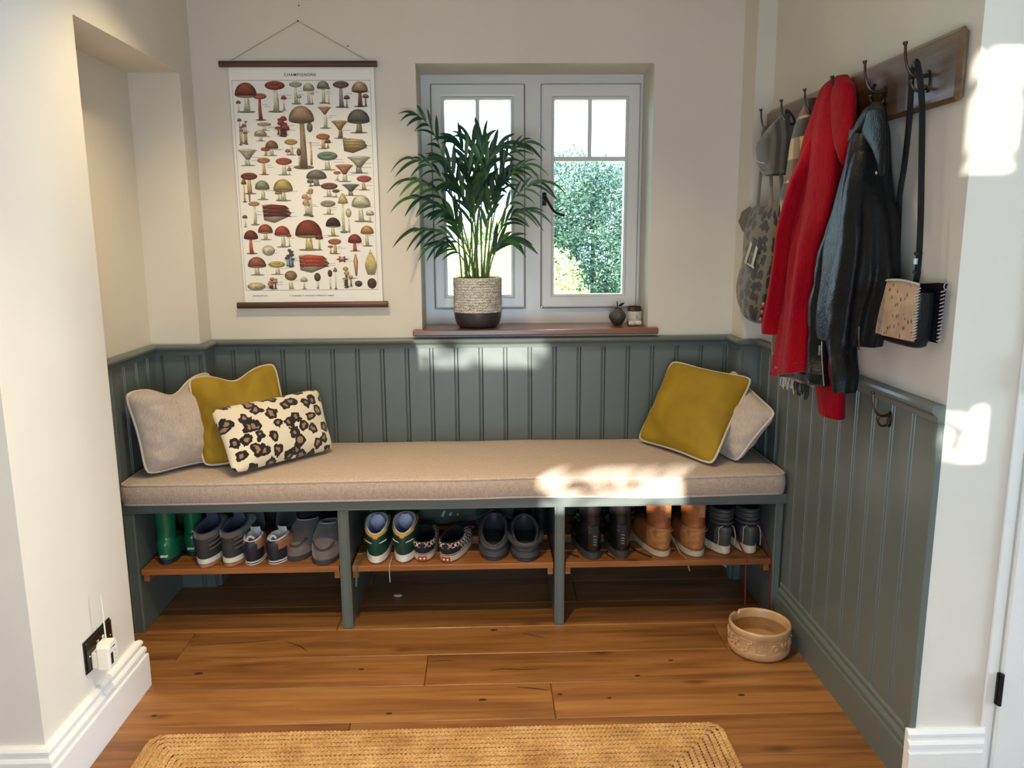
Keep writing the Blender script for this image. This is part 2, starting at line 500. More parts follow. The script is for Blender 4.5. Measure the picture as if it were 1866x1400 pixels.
added_window('added_window_3', 'frosted added window around the area light behind the camera', [-0.52, -0.47, 0.47, 0.52], [-3.499, -3.475], [0.10, 0.15, 1.33, 1.38], lambda i, j, k: not (i == 1 and k == 1), (-0.47, 0.47, -3.495, -3.488, 0.15, 1.33))
ce = MB().box(-2.8, 6.06, -3.55, 0.28, HC, HC + 0.1).build('ceiling', M['ceiling'], smooth=False); struct(ce, 'pale plaster ceiling', 'ceiling')

# floor: one object for each plank
random.seed(4)
floor = MB().box(-2.75, 6.06, -3.55, 0.0, -0.05, -0.014).build('floor', M['subfloor'], smooth=False)
struct(floor, 'brown oak plank floor', 'floor')
PW, PL = 0.1875, 1.883
plank_me = MB().box(0, PL - 0.0016, 0, PW - 0.0016, -0.014, 0, c=0.0022).mesh('plank', M['floor'], smooth=False)
joints = {0: 0.825, 1: -0.205, 2: 0.197, 3: -0.406, -1: -0.55, -2: 0.35}
for row in range(-3, 16):
    y1 = -0.5235 - PW * row
    y0 = y1 - PW
    j = joints.get(row, random.uniform(-0.9, 0.9))
    x = j
    while x > -2.75: x -= PL
    while x < 2.16:
        a, b = max(x, -2.75), min(x + PL, 2.16)
        if b - a > 0.03 and y0 < 0.0:
            if abs(b - a - PL) < 1e-4 and y1 <= 0:
                me = plank_me
            else:
                me = MB().box(0, b - a - 0.0016, 0, min(PW, -y0) - 0.0016, -0.014, 0, c=0.0022).mesh('plank', M['floor'], smooth=False)
            link('plank', me, floor, (a, y0, 0))
        x += PL

# splits and knots in the oak, as shallow dark seams set in the boards
def crack(pts, w):
    pts = smooth_path([(x, y, 0.0002) for x, y in pts], 6)
    n = len(pts)
    MB().tube(pts, [w * (0.25 + math.sin(PI * i / (n - 1))) for i in range(n)], 5, flat=0.12, upv=(0, 0, 1)).build('crack', M['subfloor'], floor)
crack([(-1.05, -0.617), (-0.9, -0.606), (-0.82, -0.598), (-0.74, -0.588)], 0.0022)
crack([(-0.72, -0.60), (-0.66, -0.635), (-0.625, -0.672)], 0.002)
crack([(0.0, -0.822), (0.05, -0.812), (0.1, -0.818), (0.17, -0.819)], 0.002)
crack([(0.085, -0.918), (0.14, -0.93), (0.19, -0.941)], 0.0022)
crack([(0.12, -0.575), (0.16, -0.595), (0.213, -0.622)], 0.0018)
crack([(-0.2, -0.757), (-0.15, -0.752), (-0.11, -0.757)], 0.0018)
for kx, ky, kr in ((-0.95, -0.80, 0.010), (-0.42, -0.795, 0.006), (0.48, -0.87, 0.007), (0.61, -0.78, 0.006), (-0.3, -1.045, 0.007), (-0.02, -0.985, 0.008), (0.22, -0.965, 0.006), (0.78, -0.99, 0.007), (-1.0, -1.03, 0.006), (0.37, -0.99, 0.005), (0.02, -0.55, 0.009)):
    MB().lathe([(kr, 0.0), (kr * 0.9, 0.0003)], 12, (kx, ky, 0), sx=1.5, sy=0.8).build('knot', M['subfloor'], floor, smooth=False)

# ------------------------------------------------------------------ tongue-and-groove panelling
BP = [(0, 0), (0, -0.006), (0.003, -0.012), (0.084, -0.012), (0.0865, -0.006), (0.089, -0.006), (0.0915, -0.0118), (0.097, -0.0118), (0.1, -0.006), (0.1, 0)]
board_me = MB().loft([[(x, y, z) for x, y in BP] for z in (0, 1)], True, True, True).mesh('panel_board', M['green'], smooth=False)
CAPP = [(0, 0.958), (0.016, 0.958), (0.019, 0.972), (0.027, 0.978), (0.033, 0.984), (0.034, 0.991), (0.030, 0.998), (0.022, 1.0), (0, 1.0)]
def boards(parent, seams, where):
    for a, b in zip(seams[:-1], seams[1:]):
        loc, rot = where(a)
        o = link('panel_board', board_me, parent, loc, (0, 0, rot))
        o.scale = (abs(b - a) / 0.1, 1, 0.965)
def clip(seq, lo, hi):
    s = [lo] + [x for x in seq if lo + 0.012 < x < hi - 0.012] + [hi]
    return s
t1 = struct(thing('trim_1', 'sage green tongue-and-groove panelling under the window', 'panelling'))
boards(t1, clip([-1.014 + 0.1003 * k for k in range(-1, 22)], XL, 1.012), lambda a: ((a, 0, 0), 0))
extrude_profile(CAPP, (XL, 0), (1.012, 0), (0, -1), mitre0=-1, mitre1=-1).build('cap_rail', M['green'], t1, smooth=False)
t2 = struct(thing('trim_2', 'sage green panelling inside the left alcove', 'panelling'))
boards(t2, clip([-0.80 + 0.1 * k for k in range(8)], YP1, YS), lambda a: ((XA, a, 0), PI / 2))
boards(t2, clip([-1.25 + 0.1 * k for k in range(3)], XA, XL), lambda a: ((a, YS, 0), 0))
boards(t2, [YS, 0.0], lambda a: ((XL, a, 0), PI / 2))
extrude_profile(CAPP, (XA, YP1), (XA, YS), (1, 0), mitre1=-1).build('cap_rail', M['green'], t2, smooth=False)
extrude_profile(CAPP, (XA, YS), (XL, YS), (0, -1), mitre0=-1, mitre1=1).build('cap_rail', M['green'], t2, smooth=False)
extrude_profile(CAPP, (XL, YS), (XL, 0), (1, 0), mitre0=1, mitre1=-1).build('cap_rail', M['green'], t2, smooth=False)
t3 = struct(thing('trim_3', 'sage green panelling along the right wall below the coats', 'panelling'))
boards(t3, [0.0, -0.15], lambda a: ((1.012, a, 0), -PI / 2))
boards(t3, [1.012, XR], lambda a: ((a, -0.15, 0), 0))
sy = clip([-1.305 + 0.1003 * k for k in range(-1, 13)], YE + 0.004, -0.15)[::-1]
boards(t3, sy, lambda a: ((XR, a, 0), -PI / 2))
extrude_profile(CAPP, (1.012, 0), (1.012, -0.15), (-1, 0), mitre0=-1, mitre1=1).build('cap_rail', M['green'], t3, smooth=False)
extrude_profile(CAPP, (1.012, -0.15), (XR, -0.15), (0, -1), mitre0=1, mitre1=-1).build('cap_rail', M['green'], t3, smooth=False)
extrude_profile(CAPP, (XR, -0.15), (XR, YE), (-1, 0), mitre0=-1).build('cap_rail', M['green'], t3, smooth=False)
MB().box(XR - 0.017, XR, YE - 0.003, YE + 0.022, 0, 0.958, c=0.002).build('edge_bead', M['green'], t3, smooth=False)

SK = [(0, 0), (0.026, 0), (0.026, 0.102), (0.0245, 0.106), (0.0185, 0.107), (0.0185, 0.110), (0.0225, 0.114), (0.0225, 0.124), (0.0185, 0.131), (0.0125, 0.133), (0.0125, 0.137), (0.0165, 0.141), (0.0165, 0.148), (0.0125, 0.154), (0.007, 0.157), (0, 0.157)]
SKW = [(a * 1.05, z * 1.05) for a, z in SK]
b1 = extrude_profile(SK, (XR, -0.523), (XR, YE + 0.002), (-1, 0)).build('baseboard_right', M['green'], smooth=False)
struct(b1, 'sage green moulded baseboard on the right wall', 'baseboard')
b2 = extrude_profile(SKW, (XL, YP1), (XL, YP0), (1, 0), mitre0=1, mitre1=1).build('baseboard_left', M['white'], smooth=False)
struct(b2, 'white moulded baseboard along the left pier', 'baseboard')
b3 = extrude_profile(SKW, (-2.75, YP0), (XL, YP0), (0, -1), mitre1=1).build('baseboard_front', M['white'], smooth=False)
struct(b3, 'white moulded baseboard on the pier front', 'baseboard')
b4 = extrude_profile(SKW, (XR - 0.026, YE), (1.262, YE), (0, -1), mitre0=0, mitre1=-0.6).build('baseboard_end', M['white'], smooth=False)
struct(b4, 'short white moulded baseboard beside the door', 'baseboard')

# ------------------------------------------------------------------ window
win = struct(thing('window_1', 'white double casement window over the bench', 'window', (0, 0, 0)))
def bev(o, w=0.003, seg=2):
    mo = o.modifiers.new('bevel', 'BEVEL'); mo.width = w; mo.segments = seg; mo.limit_method = 'ANGLE'
    return o
bev(voxel('frame', [-0.254, -0.212, 0.175, 0.242, 0.653, 0.666], [0.2, 0.27], [1.03, 1.098, 2.017, 2.056], lambda i, j, k: not (i in (1, 3) and k == 1), M['upvc'], win), 0.004)
bev(MB().box(-0.289, 0.702, -0.042, 0.2, 1.010, 1.034, c=0.004).build('window_sill', M['sill'], win, smooth=False), 0.002)
for cx0, cx1, gx0, gx1 in ((-0.209, 0.172, -0.166, 0.126), (0.245, 0.650, 0.288, 0.603)):
    cs = bev(voxel('casement', [cx0, gx0, gx1, cx1], [0.183, 0.25], [1.101, 1.147, 1.966, 2.014], lambda i, j, k: not (i == 1 and k == 1), M['upvc'], win), 0.006, 3)
    MB().box(cx0 - 0.003, cx1 + 0.003, 0.205, 0.212, 1.0985, 1.1005).box(cx0 - 0.003, cx1 + 0.003, 0.205, 0.212, 2.0145, 2.0165).box(cx0 - 0.003, cx0 - 0.0005, 0.205, 0.212, 1.1005, 2.0145).box(cx1 + 0.0005, cx1 + 0.003, 0.205, 0.212, 1.1005, 2.0145).build('gasket', M['blackplastic'], cs, smooth=False)
    xm = (gx0 + gx1) / 2
    bev(voxel('beading', [gx0 - 0.001, gx0 + 0.010, gx1 - 0.010, gx1 + 0.001], [0.197, 0.24], [1.146, 1.157, 1.956, 1.967], lambda i, j, k: not (i == 1 and k == 1), M['upvc'], cs), 0.004)
    bev(MB().box(gx0 + 0.008, gx1 - 0.008, 0.2, 0.238, 1.711, 1.729).build('glazing_bar', M['upvc'], cs, smooth=False), 0.004)
    bev(MB().box(xm - 0.0085, xm + 0.0085, 0.2, 0.238, 1.727, 1.96).build('glazing_bar', M['upvc'], cs, smooth=False), 0.004)
    for a, b, c, d in ((gx0, gx1, 1.147, 1.72), (gx0, xm, 1.72, 1.966), (xm, gx1, 1.72, 1.966)):
        MB().box(a, b, 0.218, 0.222, c, d).build('pane', M['glass'], cs, smooth=False)
hd = MB().box(0.246, 0.263, 0.170, 0.183, 1.528, 1.582, c=0.003).build('handle_plate', M['blackiron'], win, smooth=False)
MB().tube(smooth_path([(0.256, 0.172, 1.566), (0.258, 0.150, 1.560), (0.272, 0.140, 1.535), (0.292, 0.138, 1.505), (0.318, 0.138, 1.490), (0.336, 0.138, 1.488)], 5), [0.006] * 8 + [0.0055] * 14 + [0.006, 0.0065, 0.007, 0.006], 8).build('handle_arm', M['blackiron'], hd)
MB().lathe([(0.005, 0), (0.005, 0.004)], 10, (0.2545, 0.166, 1.572)).build('screw', M['blackiron'], hd)

# ------------------------------------------------------------------ door at the right edge
door = struct(thing('door_1', 'white panelled door hung beside the right wall', 'door', (1.2825, -1.42, 0)))
bev(voxel('leaf', [0, 0.105, 0.36, 0.42, 0.66, 0.765], [0, 0.012, 0.04], [0.008, 0.22, 0.86, 1.0, 1.86, 2.0],
          lambda i, j, k: not (j == 0 and i in (1, 3) and k in (1, 3)), M['white'], door), 0.005, 3)
for px in (0.105, 0.42):
    for z0, z1 in ((0.22, 0.86), (1.0, 1.86)):
        w = 0.255 if px < 0.2 else 0.24
        bev(MB().box(px + 0.03, px + w - 0.03, 0.004, 0.02, z0 + 0.03, z1 - 0.03).build('raised_panel', M['white'], door, smooth=False), 0.008, 2)
for hz in (0.232, 1.03, 1.78):
    hg = MB().lathe([(0.0055, 0), (0.0055, 0.085)], 10, (-0.003, -0.006, hz)).build('hinge', M['blackiron'], door)
    MB().box(-0.010, -0.002, -0.003, 0.004, hz, hz + 0.085).build('hinge_leaf', M['blackiron'], hg, smooth=False)
trim4 = MB().box(1.248, 1.278, YE - 0.006, YE, 0.0, 2.03, c=0.003).build('trim_4', M['white'], smooth=False)
struct(trim4, 'white door frame strip next to the hinges', 'door frame')

# ------------------------------------------------------------------ outdoors
gr = NT('lawn_grass'); gr.base(gr.ramp(gr.noise(gr.coords(), 3, 6), [(0.3, lin((120, 150, 60))), (0.7, lin((190, 205, 120)))])); gr.set(rough=0.9)
ground = MB().box(-30, 30, -14, 45, -0.4, -0.06).build('ground', gr.m, smooth=False); struct(ground, 'sunlit lawn outside', 'lawn')
def leafmat(name, a, b, c):
    t = NT(name)
    at = t.n('ShaderNodeAttribute', attribute_name='tint')
    t.base(t.ramp(at.outputs['Fac'], [(0.0, lin(a)), (0.55, lin(b)), (1.0, lin(c))]))
    t.set(rough=0.55)
    return t.m
def leaves(name, parent, mat, sampler, count, size, seed):
    random.seed(seed)
    vs = []; fs = []; tint = []
    for i in range(count):
        p, tn = sampler()
        a = Vector((random.gauss(0, 1), random.gauss(0, 1), random.gauss(0, 1))).normalized()
        b = a.orthogonal().normalized(); s = size * random.uniform(0.6, 1.3)
        o = len(vs)
        vs += [p - a * s, p + b * s * 0.45, p + a * s, p - b * s * 0.45]
        fs.append((o, o + 1, o + 2, o + 3)); tint += [tn] * 4
    me = bpy.data.meshes.new(name); me.from_pydata(vs, [], fs)
    at = me.attributes.new('tint', 'FLOAT', 'CORNER'); at.data.foreach_set('value', tint)
    me.materials.append(mat)
    return tag(link(name, me, parent), kind='stuff')
def clump(cx, cy, cz, rx, ry, rz, shell=0.35):
    def s():
        while True:
            d = Vector((random.gauss(0, 1), random.gauss(0, 1), random.gauss(0, 1))).normalized()
            k = 1 - shell * random.random() ** 1.6
            k *= 0.9 + 0.24 * noise.noise(d * 2.6 + Vector((cx, cy, cz))) + 0.1 * noise.noise(d * 9)
            p = Vector((cx + d.x * rx * k, cy + d.y * ry * k, cz + d.z * rz * k))
            if p.z > -0.05:
                return p, min(1, max(0, random.gauss(0.42, 0.22) + 0.25 * noise.noise(p * 1.3)))
    return s
def tree(name, label, blobs, mat, count, size, seed, trunk):
    t = thing(name, label, 'tree' if 'tree' in name else 'shrub', (trunk[0], trunk[1], -0.06))
    samp = [clump(*b) for b in blobs]
    wts = [b[3] * b[5] for b in blobs]
    o = leaves('foliage', t, mat, lambda: random.choices(samp, wts)[0](), count, size, seed)
    o.location = (-trunk[0], -trunk[1], 0.06)
    MB().tube([(0, 0, 0), (0.05, 0, trunk[2] * 0.5), (0, 0.05, trunk[2])], [trunk[3], trunk[3] * 0.8, trunk[3] * 0.4], 8).build('trunk', M['subfloor'], t)
    return t
dk = leafmat('evergreen_leaves', (30, 52, 40), (66, 96, 74), (130, 156, 110))
yl = leafmat('sunny_leaves', (150, 150, 60), (206, 204, 120), (244, 240, 190))
tree('garden_tree', 'tall dark evergreen tree seen through the right casement', [(2.6, 16, 1.2, 2.3, 1.1, 2.1), (2.0, 16.3, 2.4, 1.2, 1.0, 1.25), (3.4, 16.2, 2.2, 1.3, 1.0, 1.2), (1.5, 16, 1.2, 1.0, 1.0, 1.5), (4.6, 16, 1.4, 1.6, 1.0, 1.9), (2.4, 15.4, 0.7, 1.7, 0.6, 0.95), (1.3, 15.6, 0.8, 1.0, 0.6, 1.1)], dk, 60000, 0.046, 1, (2.6, 16.1, 2.4, 0.07))
tree('garden_shrub', 'sunlit yellow-green shrub just outside the window', [(0.35, 7.4, 0.45, 1.12, 0.8, 1.1), (-0.8, 7.6, 0.4, 1.1, 0.8, 1.05)], yl, 26000, 0.030, 2, (-0.3, 7.5, 0.7, 0.04))
tree('garden_shrub', 'pale loose shrub behind the potted palm, seen through the left casement', [(0.1, 12, 0.9, 0.95, 0.7, 1.0), (0.7, 12.3, 1.0, 0.6, 0.6, 1.2)], leafmat('pale_leaves', (110, 126, 70), (170, 178, 120), (220, 220, 170)), 14000, 0.045, 3, (0.2, 12.1, 1.0, 0.05))

random.seed(21)
ivy = thing('garden_shrub', 'leafy shrub outside the hall wall openings behind the camera', 'shrub', (-1.5, -4.6, -0.06))
o = leaves('foliage', ivy, dk, lambda: (Vector((random.uniform(-3.6, 0.3), random.uniform(-4.9, -4.2), random.uniform(1.2, 3.0))), random.random()), 2100, 0.055, 21)
o.location = (1.5, 4.6, 0.06)
MB().tube([(0, 0, 0), (0.05, 0, 1.0), (-0.1, 0.05, 2.4)], [0.05, 0.04, 0.02], 8).build('trunk', M['subfloor'], ivy)
# ------------------------------------------------------------------ bench
YB = -0.519
bench = thing('storage_bench', 'long sage green built-in bench with three open shoe bays', 'bench', (0, YB, 0))
O = (0, YB, 0)
bev(MB().box(-1.278, 1.066, -0.50, -0.014, 0.455, 0.488).build('seat_board', M['green'], bench, smooth=False, org=O))
rail = bev(MB().box(-1.280, 1.0805, YB - 0.006, -0.50, 0.4525, 0.4905).build('front_rail', M['green'], bench, smooth=False, org=O), 0.002)
MB().tube([(-1.279, YB - 0.006, 0.4565), (1.08, YB - 0.006, 0.4565)], 0.0028, 6).build('rail_bead', M['green'], rail, org=O)
for x0, x1 in ((-1.280, -1.240), (-0.530, -0.491), (0.242, 0.278), (1.036, 1.066)):
    d = bev(MB().box(x0 + 0.004, x1 - 0.004, -0.50, -0.014, 0.0, 0.455).build('divider', M['green'], bench, smooth=False, org=O))
    p_ = bev(MB().box(x0, x1, YB, -0.50, 0.0, 0.4525).build('post', M['green'], bench, smooth=False, org=O), 0.003)
    for xx in (x0 + 0.006, x1 - 0.006):
        MB().tube([(xx, YB, 0.001), (xx, YB, 0.452)], 0.0022, 6).build('post_bead', M['green'], p_, org=O)
SZ = 0.240
for x0, x1 in ((-1.236, -0.534), (-0.487, 0.238), (0.282, 1.032)):
    sh = thing('shoe_shelf', None, None, (0, 0, 0))
    sh.parent = bench
    for y0, y1 in ((-0.514, -0.412), (-0.402, -0.320), (-0.246, -0.16), (-0.13, -0.03)):
        bev(MB().box(0, x1 - x0, 0, y1 - y0, -0.022, 0).build('shelf_board', M['shelf'], sh, smooth=False, loc=(x0, y0 - YB, SZ)), 0.002)
    for xx in (x0, x1 - 0.02):
        bev(MB().box(0, 0.02, 0, 0.46, -0.052, -0.0225).build('batten', M['shelf'], sh, smooth=False, loc=(xx, -0.5 - YB, SZ)), 0.002)

# ------------------------------------------------------------------ long seat cushion
def round_slab(x0, x1, y0, y1, z0, z1, nx, ny, wob, seed, puff):
    """box cushion: soft top, slightly wavy edges; returns mesh builder plus top and bottom seam loops"""
    rings = []
    def outline(inset, z, amp):
        pts = []
        c = 0.03
        corners = [((x1 - c, y0 + c), -PI / 2), ((x1 - c, y1 - c), 0), ((x0 + c, y1 - c), PI / 2), ((x0 + c, y0 + c), PI)]
        segs = [(x0 + c, y0, x1 - c, y0, nx), (x1, y0 + c, x1, y1 - c, ny), (x1 - c, y1, x0 + c, y1, nx), (x0, y1 - c, x0, y0 + c, ny)]
        for (ax, ay, bx, by, n), ((cx, cy), a0) in zip(segs, corners):
            for i in range(n + 1):
                t = i / n; pts.append((ax + (bx - ax) * t, ay + (by - ay) * t))
            for i in range(1, 5):
                a = a0 + PI / 2 * i / 5
                pts.append((cx + c * math.cos(a), cy + c * math.sin(a)))
        mx, my = (x0 + x1) / 2, (y0 + y1) / 2
        out = []
        for x, y in pts:
            sx = (x1 - x0) / 2; syy = (y1 - y0) / 2
            k = noise.noise(Vector((x * 3.1, y * 3.1, seed))) * amp
            xx = mx + (x - mx) * (1 - inset / sx); yy = my + (y - my) * (1 - inset / syy)
            out.append(Vector((xx + k * 0.4, max(yy, y0 - 0.02) + (k if y < my else 0), z + 0.8 * k)))
        return out
    for ins, z, am in ((0.14, z0, 0), (0.012, z0, wob), (0.0, z0 + 0.004, wob), (-0.004, z0 + 0.012, wob), (-0.007, (z0 + z1) / 2, wob), (-0.004, z1 - 0.01, wob), (0.0, z1 - 0.002, wob), (0.008, z1 + 0.003, wob), (0.04, z1 + puff * 0.55, wob), (0.1, z1 + puff * 0.9, wob * 0.6), (0.16, z1 + puff, wob * 0.4), (0.22, z1 + puff, 0.002)):
        rings.append(outline(ins, z, am))
    mb = MB(); mb.loft(rings, True, True, True)
    return mb, rings[6], rings[2]
mb, top, bot = round_slab(-1.268, 1.058, -0.545, -0.02, 0.4915, 0.566, 60, 10, 0.007, 3.0, 0.010)
seatc = mb.build('bench_cushion', M['linen'], angle=70)
tag(seatc, 'long oatmeal linen seat cushion with piped edges on the bench', 'cushion')
MB().tube(top, 0.0042, 6, closed=True).build('piping', M['linen_light'], seatc)
MB().tube(bot, 0.0042, 6, closed=True).build('piping', M['linen_light'], seatc)

# ------------------------------------------------------------------ scatter cushions
def pillow(name, label, BL, BR, TR, TL, mat, thick=0.075, pipe=None, dent=0.0, seed=0, wr=0.006, concave=0.07, group=None):
    BL, BR, TR, TL = [Vector(p) for p in (BL, BR, TR, TL)]
    c = (BL + BR + TR + TL) / 4
    base = Vector((c.x, c.y, min(BL.z, BR.z)))
    nrm = ((BR - BL) + (TR - TL)).cross((TL - BL) + (TR - BR)).normalized()
    N = 30
    def pos(u, v, side):
        s, t = (u + 1) / 2, (v + 1) / 2
        p = BL * (1 - s) * (1 - t) + BR * s * (1 - t) + TR * s * t + TL * (1 - s) * t
        k = concave * ((1 - u * u) * v ** 4 + (1 - v * v) * u ** 4)
        p = p + (c - p) * (k + 0.075 * (abs(u) * abs(v)) ** 7)
        p = p - (TL - BL).normalized() * dent * math.exp(-(u / 0.38) ** 2) * t ** 2.2
        h = max(0.0, (1 - u ** 4) * (1 - v ** 4)) ** 0.55 * (0.58 + 0.42 * (1 - u * u) * (1 - v * v))
        h *= (1 - 0.55 * (dent > 0) * math.exp(-(u / 0.30) ** 2) * t ** 2)
        edge = (1 - max(abs(u), abs(v)))
        w = noise.noise(Vector((u * 2.2 + seed * 3, v * 2.2, seed))) * wr * 2 + noise.noise(Vector((u * 6 + seed, v * 5, seed + 9))) * wr
        w += 0.7 * wr * math.sin(11 * (u - 0.6 * v) + seed) * math.exp(-((abs(u) - 0.75) / 0.3) ** 2 - ((v + 0.55) / 0.35) ** 2) + 0.6 * wr * math.sin(13 * (v + 0.3 * u) + 2 * seed) * math.exp(-(edge / 0.25) ** 2)
        return p + nrm * side * (thick * h + w * min(1, edge * 6) * (1 if side > 0 else 0.4))
    def warp(i): return math.sin(PI / 2 * (2 * i / N - 1)) * 0.55 + (2 * i / N - 1) * 0.45
    mb = MB()
    for side in (1, -1):
        mb.loft([[pos(warp(i), warp(j), side) - base for i in range(N + 1)] for j in range(N + 1)], closed=False)
    me = mb.mesh(name, mat, angle=75)
    ul = me.uv_layers.new(name='uv'); ww_ = (BR - BL).length; hh_ = (TL - BL).length
    for lp in me.loops:
        q = lp.vertex_index % ((N + 1) * (N + 1))
        ul.data[lp.index].uv = (warp(q % (N + 1)) * ww_ / 2 + seed + (3 if lp.vertex_index >= (N + 1) ** 2 else 0), warp(q // (N + 1)) * hh_ / 2)
    b = bmesh.new(); b.from_mesh(me); bmesh.ops.remove_doubles(b, verts=b.verts[:], dist=0.0006); bmesh.ops.recalc_face_normals(b, faces=b.faces[:]); b.to_mesh(me); b.free()
    o = link(name, me, None, base)
    tag(o, label, 'cushion', group)
    if pipe:
        loop = [pos(warp(i), -1, 0) for i in range(N)] + [pos(1, warp(j), 0) for j in range(N)] + [pos(warp(N - i), 1, 0) for i in range(N)] + [pos(-1, warp(N - j), 0) for j in range(N)]
        MB().tube([p - base for p in loop], 0.0045, 6, closed=True).build('piping', pipe, o)
    return o
pillow('scatter_cushion', 'large oatmeal cushion leaning in the left alcove corner, behind the mustard one', (-1.195, -0.50, 0.583), (-0.935, -0.27, 0.583), (-1.085, -0.105, 0.892), (-1.262, -0.465, 0.875), M['linen_light'], 0.085, M['piping'], 0.045, 1, wr=0.008)
pillow('scatter_cushion', 'mustard velvet cushion with a chopped top, behind the leopard print cushion', (-1.03, -0.405, 0.583), (-0.70, -0.315, 0.583), (-0.832, -0.085, 0.92), (-1.112, -0.275, 0.892), M['velvet'], 0.075, M['piping'], 0.035, 2, wr=0.008)
pillow('scatter_cushion', 'small rectangular leopard print cushion at the left end of the bench', (-0.889, -0.52, 0.586), (-0.592, -0.19, 0.586), (-0.660, -0.10, 0.817), (-0.998, -0.395, 0.797), M['leopard'], 0.06, None, 0.0, 3, wr=0.004, concave=0.05)
pillow('scatter_cushion', 'oatmeal cushion against the right panelling, mostly behind a mustard one', (0.83, -0.10, 0.583), (0.915, -0.44, 0.583), (1.046, -0.455, 0.77), (0.998, -0.085, 0.872), M['linen_light'], 0.07, M['piping'], 0.0, 4, wr=0.007)
pillow('scatter_cushion', 'mustard velvet cushion tilted at the right end of the bench', (0.61, -0.10, 0.584), (0.815, -0.485, 0.583), (1.025, -0.265, 0.867), (0.752, -0.062, 0.908), M['velvet'], 0.07, M['piping'], 0.0, 5, wr=0.006)

# ------------------------------------------------------------------ poster
M['paper'] = plain('poster_paper', (243, 240, 232), 0.8, var=0.02, scale=8)
M['ink'] = plain('printing_ink', (52, 46, 42), 0.8, var=0)
M['string'] = plain('hanging_string', (170, 156, 134), 0.9, var=0.05)
vc = NT('printed_colours')
_at = vc.n('ShaderNodeAttribute', attribute_name='print')
_nz = vc.ramp(vc.noise(vc.coords(), 260, 3), [(0.3, (0.7, 0.68, 0.66)), (0.65, (1.06, 1.06, 1.06))])
vc.base(vc.mix(1.0, _at.outputs['Color'], _nz, 'MULTIPLY')); vc.set(rough=0.8)
M['print'] = vc.m
poster = thing('hanging_poster', 'wall chart of coloured mushrooms hung from wooden rods by a string', 'poster', (-0.69, 0, 1.12))
PO = (-0.69, 0, 1.12)
MB().tube([(-0.9945, -0.011, 2.0515), (-0.3985, -0.011, 2.0515)], 0.0115, 12).build('top_rod', M['rod'], poster, org=PO)
MB().tube([(-0.987, -0.011, 1.1375), (-0.3875, -0.011, 1.1375)], 0.0125, 12).build('bottom_rod', M['rod'], poster, org=PO)
def paper_y(z): return -0.0075 - 0.0025 * math.sin((z - 1.14) / 0.9 * PI)
NP = 24
front = [[(x, paper_y(1.14 + 0.91 * k / NP), 1.14 + 0.91 * k / NP) for x in (-0.9625 + 0.0045 * (1 - k / NP), -0.4125 + 0.0045 * (1 - k / NP))] for k in range(NP + 1)]
back = [[(x, y + 0.0007, z) for x, y, z in r] for r in front]
paper = MB().loft([f + b[::-1] for f, b in zip(front, back)], True, True, True).build('sheet', M['paper'], poster, org=PO)
MB().tube([(-0.955, -0.008, 2.062), (-0.691, -0.006, 2.2055), (-0.432, -0.008, 2.062)], 0.0011, 5).build('string', M['string'], poster, org=PO)
MB().lathe([(0.003, 0), (0.003, 0.002)], 8).build('nail', M['blackiron'], poster, loc=(-0.691 + 0.69, -0.006, 2.2055 - 1.12)).rotation_euler = (PI / 2, 0, 0)
